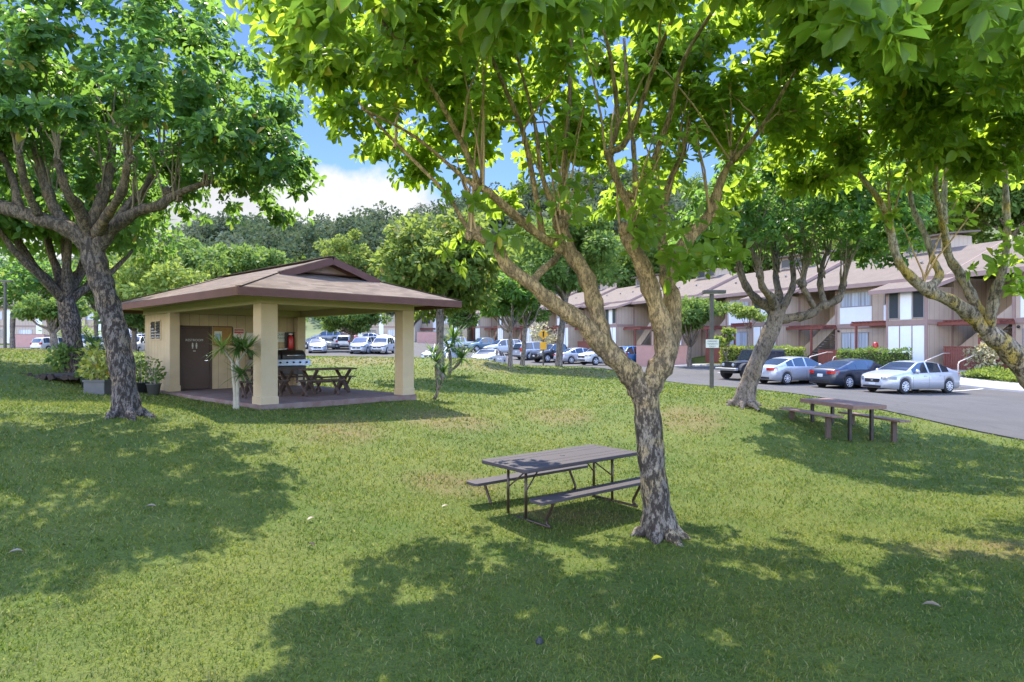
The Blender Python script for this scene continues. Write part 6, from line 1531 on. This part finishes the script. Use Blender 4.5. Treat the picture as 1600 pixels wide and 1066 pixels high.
# ---- tree at the right edge, trunk outside the picture
b = (9.3, 10.5, Tz(9.3, 10.5) - .06)
trunk = [(1690, 780, 10.5), (1672, 720, 10.5), (1645, 650, 10.5), (1612, 592, 10.5), (1575, 545, 10.5), (1540, 517, 10.45)]
limbs = [(pixl(trunk), [.33, .26, .235, .22, .21, .19], 't'),
         (pixl([(1545, 520, 10.45), (1520, 495, 10.4), (1484, 469, 10.3), (1447, 453, 10.2), (1413, 422, 10.1), (1399, 394, 10.1), (1391, 361, 10.1), (1377, 318, 10.0), (1340, 270, 10)]), [.15, .14, .125, .11, .085, .08, .07, .06, .04], 'l'),
         (pixl([(1447, 453, 10.2), (1468, 432, 10.3), (1458, 406, 10.4), (1447, 370, 10.5), (1425, 320, 10.6), (1420, 260, 10.7)]), [.085, .075, .065, .06, .05, .035], 'l'),
         (pixl([(1530, 500, 10.45), (1528, 485, 10.5), (1512, 450, 10.5), (1498, 425, 10.6), (1481, 396, 10.6), (1475, 345, 10.7), (1476, 290, 10.8), (1482, 220, 10.9)]), [.12, .11, .10, .095, .085, .065, .055, .04], 'l'),
         (pixl([(1481, 396, 10.6), (1470, 340, 10.2), (1462, 280, 9.9), (1470, 200, 9.7)]), [.065, .05, .045, .03], 'l'),
         (pixl([(1545, 515, 10.45), (1548, 492, 10.3), (1556, 455, 10.2), (1565, 428, 10.1), (1574, 370, 10), (1571, 300, 10), (1571, 228, 10)]), [.12, .105, .095, .085, .06, .055, .06], 'l'),
         (pixl([(1571, 232, 10), (1600, 176, 10), (1640, 90, 9.9)]), [.045, .04, .025], 'l'), (pixl([(1570, 232, 10), (1552, 214, 10), (1540, 150, 10), (1525, 60, 10)]), [.045, .04, .035, .02], 'l'),
         (pixl([(1620, 600, 10.5), (1660, 520, 10.4), (1700, 440, 10.3), (1720, 330, 10.3)]), [.14, .12, .10, .06], 'l')]
tips = [(*W(1340, 270, 10), .06), (*W(1420, 260, 10.7), .05), (*W(1482, 220, 10.9), .05), (*W(1470, 200, 9.7), .05), (*W(1571, 228, 10), .07), (*W(1640, 90, 9.9), 0), (*W(1525, 60, 10), 0), (*W(1720, 330, 10.3), .08), (*W(1447, 450, 10.2), .10),
        (*W(1391, 361, 10.1), .06)]
def right_hole(p):
    x, y, z = p
    r = math.hypot((x - 8.3) / 3.9, (y - 10.3) / 3.4)
    return z < 6.35 - 1.3 * r * r + .3 * math.sin(x * 4 + y)
extra = []
for (px, py, Y_, n, r) in ((1575, 405, 9.8, 6, .28), (1545, 420, 9.8, 4, .2), (1595, 440, 9.8, 4, .2), (1590, 370, 9.9, 4, .25), (1400, 330, 9.9, 3, .2)):
    for _ in range(n): extra.append(np.array(W(px, py, Y_)) + RNG.normal(size=3) * r * .5)
big_tree('shade_tree', 'yellow lichened tree reaching in from the right edge in front of the parked sedans', 'broadleaf trees around the lawn', b, limbs, tips,
         ((8.3, 10.2, 5.0), (3.6, 3.3, 3.6)), 185, 14, .18, 7, M['leaf_a'], M['bark_right'], M['bark_right'], M['shoot'], 5, 4.0, .5, .4, extra=extra, hole=right_hole, rscale=.8)

# ---- the leaning tree at the edge of the car park
b = (6.5, 18.0, Tz(6.5, 18) - .08)
z0 = b[2]
def W4(px, py, Y_=18): return W(px, py, Y_)
trunk = [(1160, 640, 18), (1162, 628, 18), (1173, 590, 18), (1191, 548, 18), (1207, 511, 18), (1215, 484, 18)]
limbs = [(pixl(trunk), [.40, .32, .275, .26, .26, .27], 't'),
         (pixl([(1212, 490, 18), (1197, 477, 18), (1181, 467, 17.9), (1165, 446, 17.8), (1155, 419, 17.7), (1148, 380, 17.6)]), [.20, .16, .14, .12, .09, .06], 'l'),
         (pixl([(1212, 485, 18), (1205, 465, 17.6), (1191, 448, 17.2), (1186, 419, 17), (1172, 385, 16.8)]), [.16, .13, .11, .09, .06], 'l'),
         (pixl([(1215, 485, 18), (1217, 462, 18.4), (1212, 432, 18.8), (1212, 393, 19)]), [.16, .13, .10, .07], 'l'),
         (pixl([(1218, 490, 18), (1231, 466, 18), (1240, 440, 18.1), (1236, 400, 18.2)]), [.14, .12, .09, .06], 'l'),
         (pixl([(1216, 500, 18), (1236, 497, 17.9), (1262, 492, 17.8), (1283, 480, 17.7), (1310, 467, 17.6), (1317, 443, 17.6), (1325, 405, 17.6)]), [.18, .15, .14, .13, .11, .09, .06], 'l'),
         (pixl([(1275, 486, 17.8), (1262, 462, 17.6), (1254, 445, 17.6), (1262, 410, 17.6)]), [.10, .09, .085, .05], 'l'), (pixl([(1290, 478, 17.7), (1282, 450, 18), (1283, 425, 18.2), (1292, 390, 18.4)]), [.10, .09, .08, .05], 'l')]
tips = [(*W(1148, 385, 17.6), .09), (*W(1155, 419, 17.7), .12), (*W(1172, 385, 16.8), .09), (*W(1186, 425, 17), .12), (*W(1212, 395, 19), .10), (*W(1212, 432, 18.8), .12), (*W(1236, 402, 18.2), .09), (*W(1325, 408, 17.6), .10), (*W(1317, 443, 17.6), .12),
        (*W(1262, 412, 17.6), .09), (*W(1254, 445, 17.6), .14), (*W(1292, 392, 18.4), .09), (*W(1283, 428, 18.2), .12)]
def mid_hole(p):
    x, y, z = p
    r = math.hypot((x - 8.0) / 3.2, (y - 17.8) / 3.0)
    return z < 5.95 - 1.05 * r * r + .45 * math.sin(x * 2.3 + y)
big_tree('shade_tree', 'leaning grey tree with many upright shoots between the brown picnic table and the car park', 'broadleaf trees around the lawn', b, limbs, tips,
         ((8.0, 17.8, 5.6), (3.1, 2.9, 3.1)), 260, 12, .18, 7, M['leaf_b'], M['bark_far'], M['bark_far'], M['shoot_dark'], 6, 4.3, .5, .36, up=.75, hole=mid_hole, tstart=.45, shoot_r=.02, bare=8, rscale=.86)

# ---- generic trees farther off
def tree(name, label, group, pos, height, crown, n_limb, per, leaf, mleaf, mbark, seed, trunk_r=.22, fork=.45, lean=0.0, lobes=26, flat=.55, zspread=(.45, 1.0), shape=None, asp=.55):
    """crown = (radius x, radius z); lobes leaf clumps spread in the crown, reached by limbs"""
    rg = np.random.default_rng(seed); root = thing(name, label, 'tree', pos, 0, group)
    zc = height - crown[1]; tr = MB(); fk = np.array([lean * fork * height, 0, fork * height])
    tr.tube([(0, 0, -.15), (0, 0, .05), fk * .5 + np.array([rg.normal() * .06, 0, 0]), fk], [trunk_r * 1.5, trunk_r * 1.1, trunk_r * .9, trunk_r * .85], 9, sub=3, wob=.15, seed=seed)
    cen = []; rad = []
    for i in range(lobes):
        d = rand_unit(1, rg)[0]; rho = rg.uniform(.35, .92)
        c = np.array([lean * height * .8 + d[0] * crown[0] * rho, d[1] * crown[0] * rho, zc + d[2] * crown[1] * rho])
        rr = crown[0] * rg.uniform(.17, .36); cen.append(c); rad.append((rr, rr, rr * flat * rg.uniform(.9, 1.3)))
    order = rg.permutation(lobes)[:n_limb]
    for i in order:
        e = cen[i]; mid = fk * .45 + e * .55; mid[2] = fk[2] + (e[2] - fk[2]) * .42
        tr.tube([fk * .96, (fk + mid) / 2 + rg.normal(size=3) * .08, mid, e], [trunk_r * .55, trunk_r * .42, trunk_r * .3, trunk_r * .1], 6, cap=False, sub=2)
    tr.build('trunk', mbark, root)
    p, dd, nn, s = clump_leaves(np.array(cen), np.array(rad), per, leaf, rg, .35)
    leaf_mesh('crown', p, dd, nn, s, s * asp, mleaf, root, simple=leaf < .3 and False or True)
    return root
G2 = 'smaller trees along the car park edge'
tree('dense_tree', 'gold and green tree standing just right of the pavilion roof', 'trees around the car park', gt(688, 29), 7.6, (2.9, 2.4), 16, 190, .30, M['leaf_mango'], M['bark_far'], 31, .2, .45, lobes=64, flat=.6)
tree('dense_tree', 'dark leafed tree with a dark trunk in a planting bed far left', 'trees around the car park', gt(116, 21.5), 7.4, (4.3, 1.9), 12, 420, .27, M['leaf_b'], M['bark_left'], 32, .32, .33, lobes=46, flat=.6, lean=-.12)
tree('pollarded_tree', 'small twin stemmed tree on the lawn edge before the white car', G2, gt(797, 40), 6.2, (2.1, 1.7), 12, 260, .27, M['leaf_b'], M['bark_far'], 33, .15, .36, lobes=26)
tree('pollarded_tree', 'second small tree just right of the twin stemmed one', G2, gt(816, 43.5), 6.6, (2.0, 1.8), 12, 200, .27, M['leaf_b'], M['bark_far'], 34, .16, .4, lobes=22, lean=.08)
tree('pollarded_tree', 'straight trunked tree right of the yellow sign', G2, gt(873, 45), 11.5, (4.2, 3.4), 12, 380, .33, M['leaf_c'], M['bark_far'], 35, .24, .42, lobes=38, lean=.10)
tree('umbrella_tree', 'flat topped low tree with twisting limbs behind the pink block wall', 'trees around the car park', gt(1078, 51), 5.6, (2.9, 1.35), 14, 260, .26, M['leaf_c'], M['bark_far'], 36, .2, .3, lobes=30)
tree('young_tree', 'thin young tree with pale fresh leaves before the right hand flats', 'trees around the car park', gt(1168, 46), 4.9, (1.1, .9), 6, 130, .24, M['leaf_lime'], M['bark_far'], 37, .06, .6, lobes=10)
tree('young_tree', 'lower lime green sapling beside the pale young tree', 'trees around the car park', gt(1134, 47), 3.0, (.95, .85), 6, 130, .22, M['leaf_lime'], M['bark_far'], 38, .05, .3, lobes=9)
tree('pollarded_tree', 'leaning pale trunk by the white estate car at far left', G2, gt(86, 50), 4.8, (2.6, 1.3), 10, 260, .28, M['leaf_c'], M['bark_far'], 39, .28, .33, lobes=24, lean=-.1)
tree('dense_tree', 'broad green tree seen through the pavilion among parked cars', 'trees around the car park', gt(550, 74), 5.6, (4.0, 1.6), 14, 300, .34, M['leaf_c'], M['bark_far'], 40, .25, .35, lobes=30)
for i, (px, Y_, h, cr, cz, m, lab) in enumerate([
        (255, 58, 10.0, 5.0, 3.4, 'leaf_lime', 'pale lime tree farthest left above the pavilion eave'), (325, 62, 11.6, 5.2, 3.8, 'leaf_c', 'silvery green tree rising above the left pavilion roof slope'),
        (395, 66, 12.2, 4.8, 3.8, 'leaf_c', 'dense dark green tree just left of the roof ridge'), (540, 96, 17.5, 4.8, 4.6, 'leaf_mango', 'rounded olive tree on the slope above the roof gable'),
        (640, 62, 8.0, 3.4, 2.4, 'leaf_grey', 'grey green tree behind the right pavilion column'), (720, 92, 8.5, 4.0, 2.8, 'leaf_c', 'bushy tree behind the white pickup'),
        (20, 66, 12.0, 6.5, 4.4, 'leaf_b', 'dark tree behind the far left lawn'), (150, 74, 13.5, 5.8, 4.6, 'leaf_c', 'green tree behind the left leaning trunk'),
        (210, 60, 6.5, 3.0, 2.2, 'leaf_c', 'low tree behind the louvred pavilion wall')]):
    tree('background_tree', lab, 'trees beyond the car park', gt(px, Y_), h, (cr, cz), 10, 260, .42, M[m], M['bark_far'], 50 + i, .25, .35, lobes=30)
for i, (px, Y_, dz, h, cr, cz, m, lab) in enumerate([
        (1000, 92, 0, 17, 6.5, 6, 'leaf_c', 'tall green tree behind the middle flats'), (1110, 84, 0, 17, 7, 6, 'leaf_b', 'dark tall tree behind the flats left of the lamp post'),
        (1200, 80, 0, 18, 6.5, 6.5, 'leaf_c', 'tall tree over the flats behind the leaning tree'), (1300, 76, 0, 18, 6.5, 6.5, 'leaf_lime', 'pale green tall tree above the long brown roof'),
        (1400, 72, 0, 18, 6.5, 6.5, 'leaf_c', 'tall tree above the roof behind the right hand limbs'), (1490, 70, 0, 18, 6.5, 6.5, 'leaf_lime', 'bright sunlit tree behind the roof box at right'),
        (1580, 66, 0, 18, 6.5, 6.5, 'leaf_c', 'tall tree behind the roof at the right edge'), (905, 112, 0, 17, 6.5, 5.5, 'leaf_mango', 'olive tree above the far roofs in the middle'),
        (800, 128, 0, 17, 7, 5.5, 'leaf_c', 'green tree above the farthest roofs')]):
    x = (px - 800) / F * Y_
    tree('background_tree', lab, 'trees behind the flats', (x, Y_, max(Tz(x, Y_), float(HT(x, Y_)))), h, (cr, cz), 8, 330, .55, M[m], M['bark_far'], 80 + i, .3, .3, lobes=40, flat=.75)

# a palm standing out on the ridge
def palm(pos, h, seed):
    rg = np.random.default_rng(seed); r = thing('palm_tree', 'lone palm standing out against the cloud on the ridge', 'palm tree', pos)
    MB().tube([(0, 0, 0), (.1, 0, h * .5), (0, 0, h)], [.28, .22, .2], 7).build('trunk', M['bark_far'], r)
    P = []; D = []; N_ = []; S = []
    for k in range(22):
        a = rg.uniform(0, 6.28); e = rg.uniform(-.2, 1.0)
        for t in np.linspace(.1, 1, 7):
            q = np.array([math.cos(a) * t * 3, math.sin(a) * t * 3, h + e * t * 2.4 - 1.6 * t * t]); P.append(q); D.append([math.cos(a), math.sin(a), e - t]); N_.append([0, 0, 1]); S.append(.9)
    leaf_mesh('crown', np.array(P), np.array(D, float), np.array(N_, float), np.array(S), np.array(S) * .5, M['leaf_grey'], r, simple=True)
palm((-41, 290, float(HT(-41., 290.)) + 3), 15, 3)
